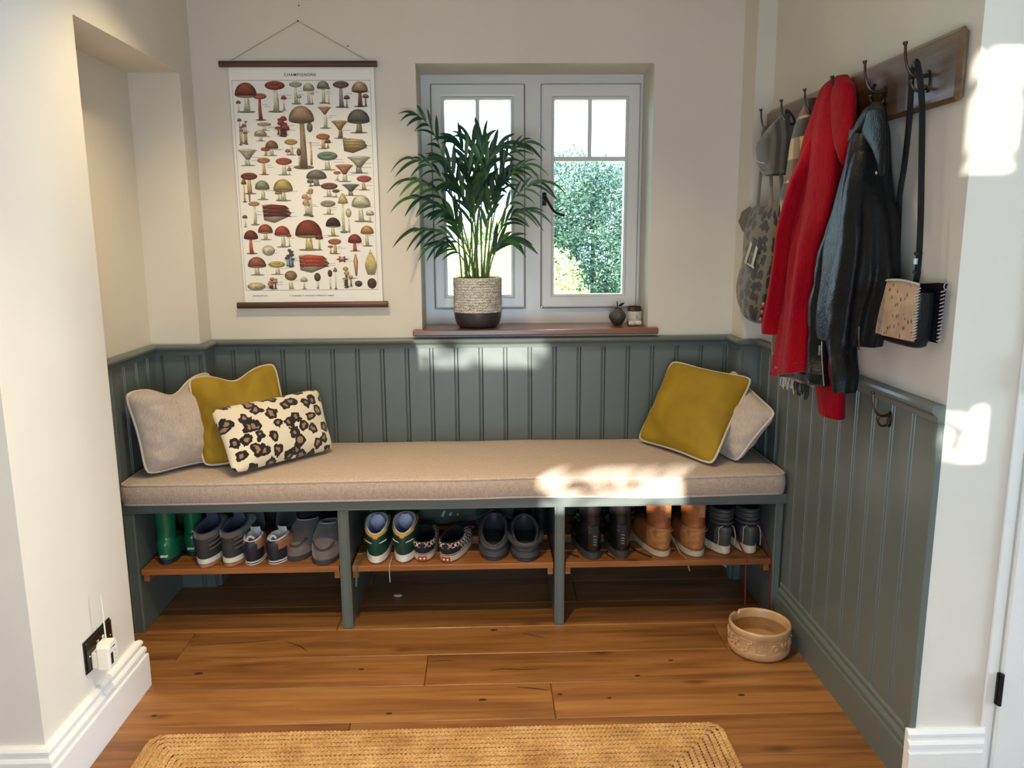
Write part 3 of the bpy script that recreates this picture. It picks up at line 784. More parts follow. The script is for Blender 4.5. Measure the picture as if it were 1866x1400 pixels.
# printed frame line
for a, b_, c_, d_ in ((-0.9525, -0.4275, 1.9925, 1.9935), (-0.951, -0.426, 1.1965, 1.1975)):
    MB().box(a, b_, paper_y(c_) - 0.0004, paper_y(c_), c_, d_).build('border_line', M['ink'], paper, smooth=False, org=PO)
for x0, x1 in ((-0.9525, -0.951), (-0.428, -0.4265)):
    MB().loft([[(x0 + (x1 - x0) * k / NP + dx, paper_y(1.197 + 0.796 * (1 - k / NP)) - 0.0004, 1.197 + 0.796 * (1 - k / NP)) for dx in (0, 0.0009)] for k in range(NP + 1)], closed=False).build('border_line', M['ink'], paper, smooth=False, org=PO)
PRINTS=[(-0.9022,1.9855,0.0837,0.1095,'dome',(150,70,45),(226,214,180)),(-0.8499,1.9467,0.052,0.1002,'flat',(200,110,85),(170,75,55)),(-0.7908,1.9911,0.0767,0.1144,'flat',(175,65,50),(226,214,180)),(-0.7116,1.989,0.0487,0.0826,'flat',(200,190,160),(226,214,180)),(-0.6627,1.9827,0.0441,0.0778,'dome',(195,185,150),(226,214,180)),(-0.6076,1.9913,0.0467,0.0827,'dome',(150,140,115),(226,214,180)),(-0.5879,1.9704,0.0148,0.0633,'dome',(165,150,120),(226,214,180)),(-0.5394,1.9907,0.0617,0.0974,'flat',(130,90,80),(150,145,135)),(-0.5188,1.9387,0.0235,0.0464,'dome',(125,85,75),(150,145,135)),(-0.4682,1.9886,0.0624,0.0926,'dome',(185,150,110),(120,85,75)),(-0.4472,1.9434,0.0237,0.0464,'dome',(150,110,85),(120,85,75)),(-0.9324,1.9201,0.0183,0.0439,'dome',(180,70,50),(226,214,180)),(-0.7593,1.9377,0.0223,0.0537,'dome',(185,70,60),(226,214,180)),(-0.7003,1.9405,0.0185,0.0341,'dome',(200,190,160),(226,214,180)),(-0.6503,1.9511,0.015,0.0439,'dome',(200,190,160),(226,214,180)),(-0.9207,1.8567,0.0365,0.1012,'cluster',(165,115,70),(205,170,120)),(-0.8392,1.8393,0.0542,0.0297,'flat',(200,180,120),(226,214,180)),(-0.8555,1.8123,0.0484,0.0422,'dome',(190,180,140),(226,214,180)),(-0.7728,1.8646,0.0693,0.079,'cluster',(170,60,60),(110,50,50)),(-0.6957,1.9002,0.0976,0.2331,'dome',(175,145,110),(150,130,100)),(-0.6655,1.8387,0.0226,0.159,'oval',(130,105,80),(205,170,120)),(-0.7119,1.7424,0.0178,0.07,'oval',(110,85,65),(205,170,120)),(-0.6055,1.8975,0.0522,0.0812,'funnel',(205,140,95),(226,214,180)),(-0.5503,1.8458,0.0636,0.0669,'funnel',(190,150,80),(160,110,70)),(-0.4773,1.8874,0.086,0.0889,'dome',(110,105,90),(150,140,115)),(-0.815,1.7726,0.0503,0.0573,'dome',(140,105,70),(226,214,180)),(-0.8398,1.7479,0.0364,0.0325,'flat',(190,90,65),(205,170,120)),(-0.7405,1.7773,0.0505,0.0598,'flat',(205,165,95),(226,214,180)),(-0.7543,1.7411,0.0218,0.0225,'dome',(170,120,85),(226,214,180)),(-0.6164,1.7977,0.0536,0.0573,'flat',(200,120,60),(205,170,120)),(-0.5989,1.7768,0.0241,0.0324,'dome',(130,75,60),(205,170,120)),(-0.4939,1.779,0.0955,0.0551,'bracket',(190,165,110),(150,145,135)),(-0.9092,1.7408,0.0727,0.0626,'funnel',(190,185,160),(226,214,180)),(-0.8498,1.7091,0.0499,0.0653,'flat',(205,140,90),(205,170,120)),(-0.7718,1.7078,0.0631,0.0654,'flat',(190,85,70),(226,214,180)),(-0.7522,1.6751,0.0188,0.0327,'cone',(150,120,90),(226,214,180)),(-0.6029,1.7306,0.0791,0.0704,'flat',(120,150,125),(226,214,180)),(-0.5395,1.6819,0.0695,0.0658,'funnel',(190,120,100),(226,214,180)),(-0.5684,1.6568,0.0294,0.0354,'flat',(195,110,100),(226,214,180)),(-0.4813,1.7132,0.0904,0.0657,'funnel',(185,180,155),(150,145,135)),(-0.9094,1.6524,0.0643,0.081,'flat',(140,70,50),(205,170,120)),(-0.6488,1.6623,0.0796,0.0609,'dome',(120,115,110),(150,145,135)),(-0.673,1.6295,0.0269,0.0304,'dome',(120,115,110),(150,145,135)),(-0.4644,1.6397,0.0575,0.056,'flat',(190,90,90),(205,170,120)),(-0.9313,1.6304,0.0223,0.0901,'cone',(160,80,55),(205,170,120)),(-0.9128,1.6211,0.0118,0.0795,'club',(205,170,120),(205,170,120)),(-0.8606,1.6233,0.0566,0.0742,'dome',(140,150,130),(226,214,180)),(-0.7805,1.6275,0.0753,0.0835,'dome',(190,165,90),(226,214,180)),(-0.7994,1.5953,0.0302,0.0487,'cone',(170,155,110),(226,214,180)),(-0.6011,1.6128,0.0661,0.0535,'flat',(130,85,80),(226,214,180)),(-0.5758,1.5872,0.0294,0.0303,'flat',(125,85,80),(226,214,180)),(-0.5174,1.6078,0.0692,0.0443,'funnel',(110,115,110),(150,145,135)),(-0.8969,1.5436,0.0438,0.0912,'flat',(200,160,110),(226,214,180)),(-0.9353,1.4916,0.0206,0.0469,'dome',(120,105,70),(226,214,180)),(-0.8093,1.5331,0.1141,0.073,'bracket',(120,50,45),(226,214,180)),(-0.691,1.5948,0.0557,0.1119,'cluster',(215,165,110),(226,214,180)),(-0.609,1.5457,0.0592,0.054,'flat',(165,155,135),(226,214,180)),(-0.5506,1.5732,0.0409,0.1522,'cone',(195,180,120),(226,214,180)),(-0.5305,1.5149,0.0222,0.094,'oval',(200,190,140),(226,214,180)),(-0.4799,1.566,0.0744,0.1032,'dome',(205,205,170),(226,214,180)),(-0.4464,1.5074,0.0316,0.0471,'dome',(210,205,175),(226,214,180)),(-0.8587,1.4562,0.058,0.0615,'dome',(170,80,50),(226,214,180)),(-0.7932,1.4488,0.0619,0.083,'dome',(175,65,60),(226,214,180)),(-0.7679,1.4179,0.0187,0.0497,'dome',(170,65,60),(226,214,180)),(-0.6903,1.4717,0.106,0.1187,'dome',(135,55,40),(215,200,130)),(-0.6499,1.4148,0.0304,0.0618,'dome',(130,55,40),(200,190,130)),(-0.5926,1.4803,0.0586,0.0733,'dome',(70,45,50),(205,200,150)),(-0.9168,1.4331,0.0559,0.0925,'dome',(120,60,40),(190,95,60)),(-0.8513,1.3737,0.05,0.0407,'ball',(200,195,170),(226,214,180)),(-0.5898,1.3979,0.0524,0.0597,'flat',(190,115,75),(205,170,120)),(-0.6072,1.3719,0.0225,0.031,'flat',(180,120,80),(205,170,120)),(-0.5102,1.4153,0.0548,0.0668,'dome',(150,60,50),(190,90,70)),(-0.4602,1.448,0.052,0.0807,'dome',(200,140,75),(215,205,160)),(-0.9004,1.3291,0.072,0.0722,'dome',(165,90,70),(226,214,180)),(-0.8218,1.3118,0.0664,0.0531,'flat',(205,190,100),(226,214,180)),(-0.7678,1.3612,0.0437,0.0742,'cluster',(90,80,75),(90,120,150)),(-0.6745,1.3371,0.1212,0.0726,'bracket',(195,75,50),(226,214,180)),(-0.5634,1.3327,0.0539,0.0314,'star',(150,75,55),(226,214,180)),(-0.5099,1.3379,0.0181,0.0863,'club',(205,150,110),(226,214,180)),(-0.4507,1.3543,0.0517,0.0985,'coral',(205,190,120),(226,214,180)),(-0.9079,1.2287,0.0725,0.0319,'ball',(205,190,140),(226,214,180)),(-0.8422,1.2497,0.0476,0.0485,'cluster',(205,150,100),(110,75,55)),(-0.7693,1.2731,0.0489,0.0726,'oval',(150,115,80),(226,214,180)),(-0.7185,1.2486,0.0288,0.0484,'dome',(195,190,180),(226,214,180)),(-0.6646,1.264,0.0258,0.0628,'oval',(80,75,65),(226,214,180)),(-0.6142,1.2765,0.0181,0.0772,'oval',(100,50,55),(226,214,180)),(-0.5932,1.286,0.0178,0.0868,'cone',(140,105,95),(226,214,180)),(-0.5423,1.2905,0.0446,0.087,'cluster',(200,170,90),(110,85,65)),(-0.5024,1.2324,0.0305,0.0244,'ball',(95,70,60),(226,214,180)),(-0.4491,1.2416,0.0372,0.0414,'ball',(90,55,50),(226,214,180))]
def mushroom(cx, top, w, h, kind, cap, stem, seed):
    random.seed(seed)
    vs = []; fs = []; cols = []
    layer = [0]
    def y(z): return paper_y(z) - 0.0005 - 0.00022 * layer[0]
    def poly(pts, col, shade=0.55, light=None):
        """fan with a light centre and dark rim"""
        o = len(vs)
        mx = sum(p[0] for p in pts) / len(pts) + 0.12 * (max(p[0] for p in pts) - min(p[0] for p in pts)) * -1
        mz = sum(p[1] for p in pts) / len(pts) + 0.15 * (max(p[1] for p in pts) - min(p[1] for p in pts))
        vs.append((mx, y(mz), mz)); cols.append(light or tuple(min(255, c * 1.18 + 10) for c in col))
        for x, z in pts:
            vs.append((x, y(z), z))
            k = shade + (0.35 if z > mz else 0.0)
            cols.append(tuple(c * k for c in col))
        n = len(pts)
        for i in range(n):
            fs.append((o, o + 1 + i, o + 1 + (i + 1) % n))
        layer[0] += 1
    def ell(x, z, rx, rz, a0=0, a1=2 * PI, n=18):
        return [(x + rx * math.cos(a0 + (a1 - a0) * i / n), z + rz * math.sin(a0 + (a1 - a0) * i / n)) for i in range(n + (0 if abs(a1 - a0 - 2 * PI) < 1e-6 else 1))]
    def stalk(x, z0, z1, w0, w1, bend=0.0):
        L = []; R = []
        for i in range(7):
            t = i / 6; ww = w0 + (w1 - w0) * t + 0.25 * w0 * (1 - t) ** 3; c = x + bend * math.sin(t * PI)
            L.append((c - ww / 2, z0 + (z1 - z0) * t)); R.append((c + ww / 2, z0 + (z1 - z0) * t))
        return L + R[::-1]
    def one(cx, top, w, h, kind):
        bot = top - h
        b = random.uniform(-0.05, 0.05) * w
        if kind in ('dome', 'flat', 'cone', 'funnel'):
            ch = {'dome': min(0.55 * w, 0.5 * h), 'flat': min(0.36 * w, 0.4 * h), 'cone': min(0.95 * w, 0.5 * h), 'funnel': min(0.5 * w, 0.6 * h)}[kind]
            poly(ell(cx, bot + 0.02 * h, 0.4 * w, 0.035 * h), (120, 112, 84), 0.8)
            poly(stalk(cx, bot, top - ch * 0.75, 0.26 * w, 0.17 * w, b), stem)
            if kind == 'dome':
                poly(ell(cx, top - ch, w / 2, 0.22 * ch), tuple(c * 0.72 for c in stem), 0.6)
                poly([(x, max(z, top - ch * 1.04)) for x, z in ell(cx, top - ch, w / 2, ch, -0.12, PI + 0.12, 20)], cap)
            elif kind == 'flat':
                poly(ell(cx, top - ch * 0.6, w / 2, ch * 0.6), cap)
                poly(ell(cx - 0.03 * w, top - ch * 0.42, w * 0.26, ch * 0.2), tuple(c * 0.8 for c in cap), 0.8)
            elif kind == 'cone':
                poly([(cx - w / 2, top - ch), (cx - w * 0.36, top - ch * 0.55), (cx - w * 0.12, top - ch * 0.08), (cx, top), (cx + w * 0.14, top - ch * 0.1), (cx + w * 0.38, top - ch * 0.55), (cx + w / 2, top - ch), (cx, top - ch * 1.08)], cap)
            else:
                poly([(cx - w / 2, top - 0.1 * ch), (cx - 0.25 * w, top - 0.6 * ch), (cx - 0.09 * w, top - ch * 1.1), (cx + 0.09 * w, top - ch * 1.1), (cx + 0.26 * w, top - 0.6 * ch), (cx + w / 2, top - 0.1 * ch)], tuple(c * 0.85 for c in cap))
                poly(ell(cx, top - 0.15 * ch, w / 2, 0.17 * ch), cap, 0.7)
        elif kind == 'oval':
            poly(stalk(cx, bot, top - 0.45 * h, 0.34 * w, 0.26 * w, b), stem)
            poly(ell(cx, top - 0.26 * h if h < 3 * w else top - 0.8 * w, 0.5 * w, min(0.27 * h, 0.8 * w)), cap)
        elif kind == 'club':
            poly([(cx - 0.2 * w, bot), (cx - 0.5 * w, top - 0.35 * h), (cx - 0.25 * w, top - 0.05 * h), (cx, top), (cx + 0.25 * w, top - 0.06 * h), (cx + 0.5 * w, top - 0.35 * h), (cx + 0.22 * w, bot)], cap)
        elif kind == 'ball':
            poly(ell(cx, top - h / 2, w / 2, h / 2), cap)
            poly(ell(cx + 0.1 * w, top - 0.62 * h, 0.22 * w, 0.2 * h), tuple(c * 0.75 for c in cap), 0.8)
        elif kind == 'bracket':
            poly([(cx - 0.5 * w, top - 0.05 * h), (cx - 0.2 * w, top), (cx + 0.3 * w, top - 0.1 * h), (cx + 0.5 * w, top - 0.5 * h), (cx + 0.36 * w, top - 0.7 * h), (cx - 0.1 * w, top - h), (cx - 0.46 * w, top - 0.85 * h)], tuple(c * 0.8 for c in stem) if sum(cap) < 330 else tuple(c * 0.8 for c in cap))
            for k in range(3):
                z = top - (0.12 + 0.2 * k) * h
                poly([(cx - 0.48 * w, z), (cx - 0.1 * w, z + 0.1 * h), (cx + 0.3 * w, z + 0.04 * h), (cx + (0.44 + 0.03 * k) * w, z - 0.16 * h), (cx, z - 0.13 * h), (cx - 0.45 * w, z - 0.15 * h)], tuple(c * (1 - 0.1 * k) for c in cap))
        elif kind == 'star':
            poly([(cx + (0.5 if i % 2 == 0 else 0.25) * w * math.cos(PI * i / 6), top - h / 2 + (0.5 if i % 2 == 0 else 0.25) * h * math.sin(PI * i / 6)) for i in range(12)], cap)
            poly(ell(cx, top - 0.42 * h, 0.17 * w, 0.2 * h), (205, 160, 120))
        elif kind == 'coral':
            for k in range(9):
                t = (k - 4) / 4
                poly(stalk(cx + t * 0.18 * w, bot, top - abs(t) * 0.22 * h - 0.05 * h * (k % 2), 0.14 * w, 0.07 * w, t * 0.22 * w), cap, 0.6)
        elif kind == 'cluster':
            for k in range(6):
                t = random.uniform(-0.34, 0.34); zz = top - h * (0.02 + 0.1 * k)
                one(cx + t * w, zz, w * random.uniform(0.34, 0.52), max(0.22 * h, zz - (top - h) - 0.02 * h * k), 'flat' if k % 2 else 'dome')
    one(cx, top, w, h, kind)
    me = bpy.data.meshes.new('mushroom_print')
    me.from_pydata([(a - PO[0], b_ - PO[1], c_ - PO[2]) for a, b_, c_ in vs], [], fs)
    ca = me.color_attributes.new('print', 'FLOAT_COLOR', 'POINT')
    ca.data.foreach_set('color', [q for c in cols for q in lin(tuple(max(0, min(255, v)) for v in c))])
    me.materials.append(M['print'])
    link('mushroom_print', me, paper)
for i, (a, b_, c_, d_, k, cc, ss) in enumerate(PRINTS):
    g_ = sum(cc) / 3
    cc = tuple(c * 0.82 + q * 0.18 for c, q in zip(cc, (g_ * 1.08, g_, g_ * 0.86)))
    mushroom(a, b_, c_, d_, k, cc, ss, i)
text_mesh('title', 'CHAMPIGNONS', 0.0145, M['ink'], paper, (-0.693 + 0.69, paper_y(2.013) - 0.0004, 2.013 - 1.12), (PI / 2, 0, 0), 1.22, 0.0002)
text_mesh('footer', 'C. comestible; V. vénéneux; I. indifférent; S. suspect', 0.0085, M['ink'], paper, (-0.69 + 0.69, paper_y(1.175) - 0.0004, 1.175 - 1.12), (PI / 2, 0, 0), 1.0)
text_mesh('footer', 'Larousse pour tous.', 0.0075, M['ink'], paper, (-0.896 + 0.69, paper_y(1.176) - 0.0004, 1.176 - 1.12), (PI / 2, 0, 0), 1.0)
# caption strokes below the drawings, too small to read
random.seed(8)
cb = MB()
for a, b_, c_, d_, k, cc, ss in PRINTS:
    if c_ > 0.035:
        for q in range(random.choice((1, 2, 2))):
            L = c_ * random.uniform(0.35, 0.6); x = a + c_ * random.uniform(0.12, 0.3); z = b_ - d_ * random.uniform(0.42, 0.6) - 0.007 * q
            x = min(x, -0.435 - L)
            xx = x
            while xx < x + L:
                wd = random.uniform(0.002, 0.0045)
                cb.box(xx, xx + wd, paper_y(z) - 0.0003, paper_y(z), z, z + 0.0013); xx += wd + 0.0012
tag(cb.build('caption_strokes', M['ink'], paper, smooth=False, org=PO), kind='stuff')
# stray nails left in the wall
for nx, nz in ((-0.685, 2.262), (-0.508, 2.118)):
    o = MB().lathe([(0.0022, 0), (0.0026, 0.003)], 8).build('wall_nail', M['blackiron'], loc=(nx, 0, nz)); o.rotation_euler = (PI / 2, 0, 0)
    tag(o, 'tiny nail in the wall above the poster string' if nz > 2.2 else 'tiny nail in the wall by the right end of the poster string', 'nail')
# ------------------------------------------------------------------ potted palm on the sill
def speckle(name):
    t = NT(name)
    v = t.n('ShaderNodeTexVoronoi'); v.inputs['Scale'].default_value = 1.0
    t.l(t.coords((150, 150, 190)), v.inputs['Vector'])
    n = t.noise(t.coords((1, 1, 3)), 40, 4)
    basec = t.ramp(n, [(0.35, lin((176, 170, 160))), (0.65, lin((222, 216, 204)))])
    sp = t.ramp(v.outputs['Distance'], [(0.22, lin((52, 48, 48))), (0.36, (1, 1, 1, 1))])
    t.base(t.mix(1.0, basec, sp, 'MULTIPLY'))
    t.set(rough=0.6)
    t.bump(v.outputs['Distance'], 0.5, 0.003)
    return t.m
M['speckle'] = speckle('speckled_glaze')
M['potdark'] = plain('dark_pot_glaze', (58, 54, 58), 0.35, var=0.12, scale=12, coat=0.2)
M['soil'] = plain('potting_soil', (52, 38, 28), 0.95, bump=0.8, bscale=60)
M['stem'] = plain('palm_stem', (92, 112, 44), 0.5, var=0.25)
def palm_leaf():
    t = NT('palm_leaf')
    oi = t.n('ShaderNodeObjectInfo')
    t.base(t.ramp(oi.outputs['Random'], [(0.0, lin((16, 50, 44))), (0.6, lin((34, 80, 54))), (1.0, lin((78, 120, 58)))]))
    t.set(rough=0.4)
    t.b.inputs['Subsurface Weight'].default_value = 0.0
    return t.m
M['palm'] = palm_leaf()
PC = (-0.028, 0.072, 1.0345)
plant = thing('potted_palm', 'leafy green palm in a speckled white and dark grey pot on the windowsill', 'plant', PC)
MB().lathe([(0.070, 0), (0.078, 0.002), (0.090, 0.018), (0.0965, 0.040), (0.0985, 0.064)], 48, cap1=False).build('pot_base', M['potdark'], plant)
prof = []
for i in range(46):
    z = 0.064 + 0.136 * i / 45
    prof.append((0.099 + 0.0012 * math.sin(z * 2 * PI / 0.0105) + 0.001 * (z - 0.064) / 0.136, z))
prof += [(0.099, 0.2025), (0.0955, 0.2035), (0.092, 0.2005), (0.090, 0.185), (0.088, 0.165)]
MB().lathe(prof, 56, cap0=False, cap1=False).build('pot_body', M['speckle'], plant, angle=60)
MB().lathe([(0.089, 0.176), (0.05, 0.181), (0.0, 0.183)], 32, cap0=False, cap1=False).build('soil', M['soil'], plant)
random.seed(11)
TIPS = [(-0.255, -0.045, 1.86), (-0.285, -0.055, 1.70), (-0.29, -0.06, 1.62), (-0.28, -0.07, 1.55), (-0.265, -0.05, 1.43), (-0.20, -0.03, 1.37), (-0.15, 0.03, 1.70), (-0.10, 0.02, 1.77), (-0.05, 0.09, 1.78),
        (0.0, 0.05, 1.77), (0.04, 0.10, 1.75), (0.08, 0.03, 1.76), (0.165, 0.02, 1.765), (0.17, 0.0, 1.68), (0.245, -0.03, 1.61), (0.18, -0.04, 1.50), (0.12, -0.05, 1.39), (0.10, 0.06, 1.66), (-0.12, -0.05, 1.60),
        (-0.04, -0.07, 1.62), (0.05, -0.06, 1.58), (-0.07, 0.12, 1.68), (0.03, 0.12, 1.64), (-0.16, -0.05, 1.50)]
def clampw(p):
    p = Vector(p)
    p.y = min(p.y, 0.172)
    if p.y > -0.008: p.x = max(-0.246, p.x)
    return p
for tip in TIPS:
    tip = Vector(tip)
    a0 = random.uniform(0, 2 * PI); r0 = 0.05 * math.sqrt(random.random())
    base = Vector((PC[0] + r0 * math.cos(a0) + 0.12 * (tip.x - PC[0]), PC[1] + 0.6 * r0 * math.sin(a0), PC[2] + 0.179))
    ctl = base + Vector(((tip.x - base.x) * 0.22, (tip.y - base.y) * 0.2, max(0.12, (tip.z - base.z) * 0.92) + 0.03))
    path = []
    for i in range(15):
        t = i / 14
        path.append(clampw(base * (1 - t) ** 2 + ctl * 2 * t * (1 - t) + tip * t * t) - Vector(PC))
    fr = MB().tube(path, [0.0036 - 0.0026 * i / 14 for i in range(15)], 6).build('frond_stem', M['stem'], plant)
    nl = 11
    for k in range(nl):
        outer = abs(tip.x - PC[0]) > 0.15
        t = (0.50 if outer else 0.38) + (0.5 if outer else 0.62) * k / (nl - 1)
        i = min(13, int(t * 14)); p = path[i].lerp(path[i + 1], t * 14 - i)
        tg = (path[i + 1] - path[i]).normalized()
        side = tg.cross(Vector((0, -0.75, 0.55))).normalized() * (1 if k % 2 else -1)
        L = random.uniform(0.10, 0.15) * (1.0 - 0.35 * max(0, t - 0.6)) * (0.8 if abs(tip.x - PC[0]) > 0.15 else 1.0)
        d = (tg * 1.0 + side * ((0.5 if outer else 0.34) if k < nl - 1 else 0.05) + Vector((0, random.uniform(-0.25, 0.12), 0))).normalized()
        wv = d.cross(Vector((random.uniform(-0.3, 0.3), -1, 0.25))).normalized()
        W = random.uniform(0.0060, 0.0100) * (0.68 if abs(tip.x - PC[0]) > 0.15 else 1.0)
        ring = []
        for s in range(7):
            u = s / 6
            c = p + d * (L * u) + Vector((0, -0.012 * u * u, -0.060 * u * u * (0.15 + abs(d.x))))
            ww = W * (math.sin(PI * min(1, 0.12 + 0.88 * u)) ** 0.7 if u < 1 else 0.05) + 0.0006
            fold = Vector((0, -0.35 * ww, 0))
            ring.append([clampw(q + Vector(PC)) - Vector(PC) for q in (c - wv * ww, c + fold * 1.0 - fold * 2, c + wv * ww)])
        MB().loft(ring, closed=False).build('leaflet', M['palm'], fr, angle=80)

# ------------------------------------------------------------------ ornaments on the sill
M['pewter'] = plain('beaded_pewter', (92, 88, 78), 0.4, 0.7, var=0.3, scale=120, bump=0.8, bscale=260)
M['amber'] = plain('amber_glass', (66, 30, 26), 0.12, var=0.1, coat=0.5)
M['paperlabel'] = plain('pale_label', (206, 200, 184), 0.7, var=0.03)
M['shell'] = plain('shell_white', (222, 208, 196), 0.5, var=0.15, scale=60, bump=0.3, bscale=150)
ap = thing('apple_ornament', 'dark woven metal apple ornament with a stem and leaf on the windowsill', 'ornament', (0.556, 0.09, 1.0345))
prof = []
for i in range(61):
    t = i / 60
    r = 0.0345 * math.sin(PI * (0.13 + 0.80 * t)) ** 0.55 * (0.80 + 0.22 * math.sin(PI * min(1, t * 1.15) ** 1.3))
    prof.append((r + 0.0011 * abs(math.sin(t * PI * 15)), 0.001 + 0.071 * t))
prof += [(0.018, 0.0745), (0.009, 0.071), (0.002, 0.066)]
body = MB().lathe(prof, 40).build('apple_body', M['pewter'], ap, angle=80)
MB().tube(smooth_path([(0, 0, 0.066), (-0.001, 0, 0.08), (-0.003, 0, 0.098)], 4), [0.0022] * 8 + [0.0032], 8).build('stem', M['blackiron'], ap)
MB().loft([[(0.003 + 0.028 * u, -0.006 * math.sin(PI * u) + s * 0.0006, 0.079 + 0.013 * u + w * 0.0062 * math.sin(PI * min(1, 0.06 + u))) for w, s in ((-1, 1), (0, 2), (1, 1), (0, -1))] for u in [i / 8 for i in range(9)]], True, True, True).build('leaf', M['blackiron'], ap)
jar = thing('candle_jar', 'small amber glass candle jar with a pale label on the windowsill', 'jar', (0.629, 0.105, 1.0345))
MB().lathe([(0.027, 0), (0.0300, 0.002), (0.0305, 0.010), (0.0305, 0.072), (0.0295, 0.0755), (0.0285, 0.075), (0.0285, 0.055), (0.0, 0.055)], 36, cap1=False).build('glass', M['amber'], jar)
lb = MB().loft([[(0.0309 * math.cos(a), 0.0309 * math.sin(a), z) for a in [PI * 1.02 + PI * 0.98 * i / 20 for i in range(21)]] for z in (0.013, 0.056)], closed=False).build('label', M['paperlabel'], jar)
for z, w in ((0.040, 0.008), (0.036, 0.006), (0.031, 0.010)):
    MB().box(0.002, 0.002 + w, -0.0318, -0.0308, z, z + 0.0012).build('print', M['ink'], lb, smooth=False)
for sx_, sy_, k in ((0.607, 0.040, 0), (0.634, 0.046, 1)):
    mb = MB(); rings = []
    for i in range(1, 14):
        a = PI * i / 14
        rings.append([(0.0155 * math.sin(a) ** 0.8 * math.cos(b2) * (1 + 0.12 * math.cos(3 * b2 + k)), 0.012 * math.sin(a) ** 0.8 * math.sin(b2), 0.0105 - 0.0105 * math.cos(a) * (1 + 0.1 * math.cos(b2 * 2 + k)) + 0.001 * math.sin(5 * b2 + 6 * a)) for b2 in [2 * PI * j / 20 for j in range(20)]])
    o = mb.loft(rings, True, True, True).build('seashell', M['shell'], loc=(sx_, sy_, 1.0347))
    tag(o, 'small white open shell in front of the candle jar' if k == 0 else 'round pinkish shell at the right end of the windowsill', 'shell')
    MB().tube(smooth_path([(0.014 * math.cos(q) * (1 - q / 9), 0.002 - 0.010 * math.sin(q) * (1 - q / 9), 0.012 + 0.008 * math.sin(q * 0.9) * (1 - q / 9)) for q in [0.5 * i for i in range(14)]], 3), 0.0016, 5).build('whorl', M['shell'], o)

# ------------------------------------------------------------------ coat rack on the right wall
RY0, RY1, RXF = -1.372, -0.153, 1.0585
rk = thing('coat_rack', 'dark wooden wall rack with six bronze coat hooks', 'coat rack', (XR, -0.75, 1.69))
RO = (XR, -0.75, 1.69)
rbk = bev(MB().box(RXF, XR, RY0, RY1, 1.692, 1.851).build('back_board', M['rack'], rk, smooth=False, org=RO), 0.010, 1)
hook_top = [(0.0, 0.0, 0.005), (-0.016, 0.0, 0.001), (-0.034, 0, 0.002), (-0.050, 0, 0.018), (-0.058, 0, 0.045), (-0.060, 0, 0.068), (-0.062, 0, 0.079)]
hook_low = [(0.0, 0, -0.018), (-0.012, 0, -0.030), (-0.028, 0, -0.030), (-0.038, 0, -0.018), (-0.040, 0, -0.006)]
def hook(parent, loc, mat, scale=1.0):
    h_ = MB()
    h_.loft([[(x, 0.0115 * math.cos(a), -0.010 + 0.026 * math.sin(a)) for a in [2 * PI * j / 16 for j in range(16)]] for x in (0.0, -0.004)], True, True, True)
    o = h_.build('hook_plate', mat, parent, loc=loc)
    p1 = smooth_path(hook_top, 5)
    MB().tube(p1, [0.0052 - 0.0018 * min(1, i / 15) + (0.0024 if i >= len(p1) - 4 else 0) for i in range(len(p1))], 8).build('upper_prong', mat, o)
    p2 = smooth_path(hook_low, 5)
    MB().tube(p2, [0.0045 - 0.001 * min(1, i / 12) + (0.002 if i >= len(p2) - 3 else 0) for i in range(len(p2))], 8).build('lower_prong', mat, o)
    o.scale = (scale,) * 3
    return o
HOOKS = [-0.27, -0.465, -0.66, -0.855, -1.05, -1.25]
for hy in HOOKS:
    hook(rk, (RXF - RO[0], hy - RO[1], 1.765 - RO[2]), M['bronze'])
wh = thing('wall_hook', 'single bronze double hook screwed to the green panelling', 'hook', (XR - 0.012, -1.185, 0.925))
hook(wh, (0, 0, 0.0), M['bronze'], 0.85)
MB().lathe([(0.003, 0), (0.002, 0.002)], 8).build('screw', M['chrome'], wh, loc=(-0.004, 0, 0.004)).rotation_euler = (0, -PI / 2, 0)

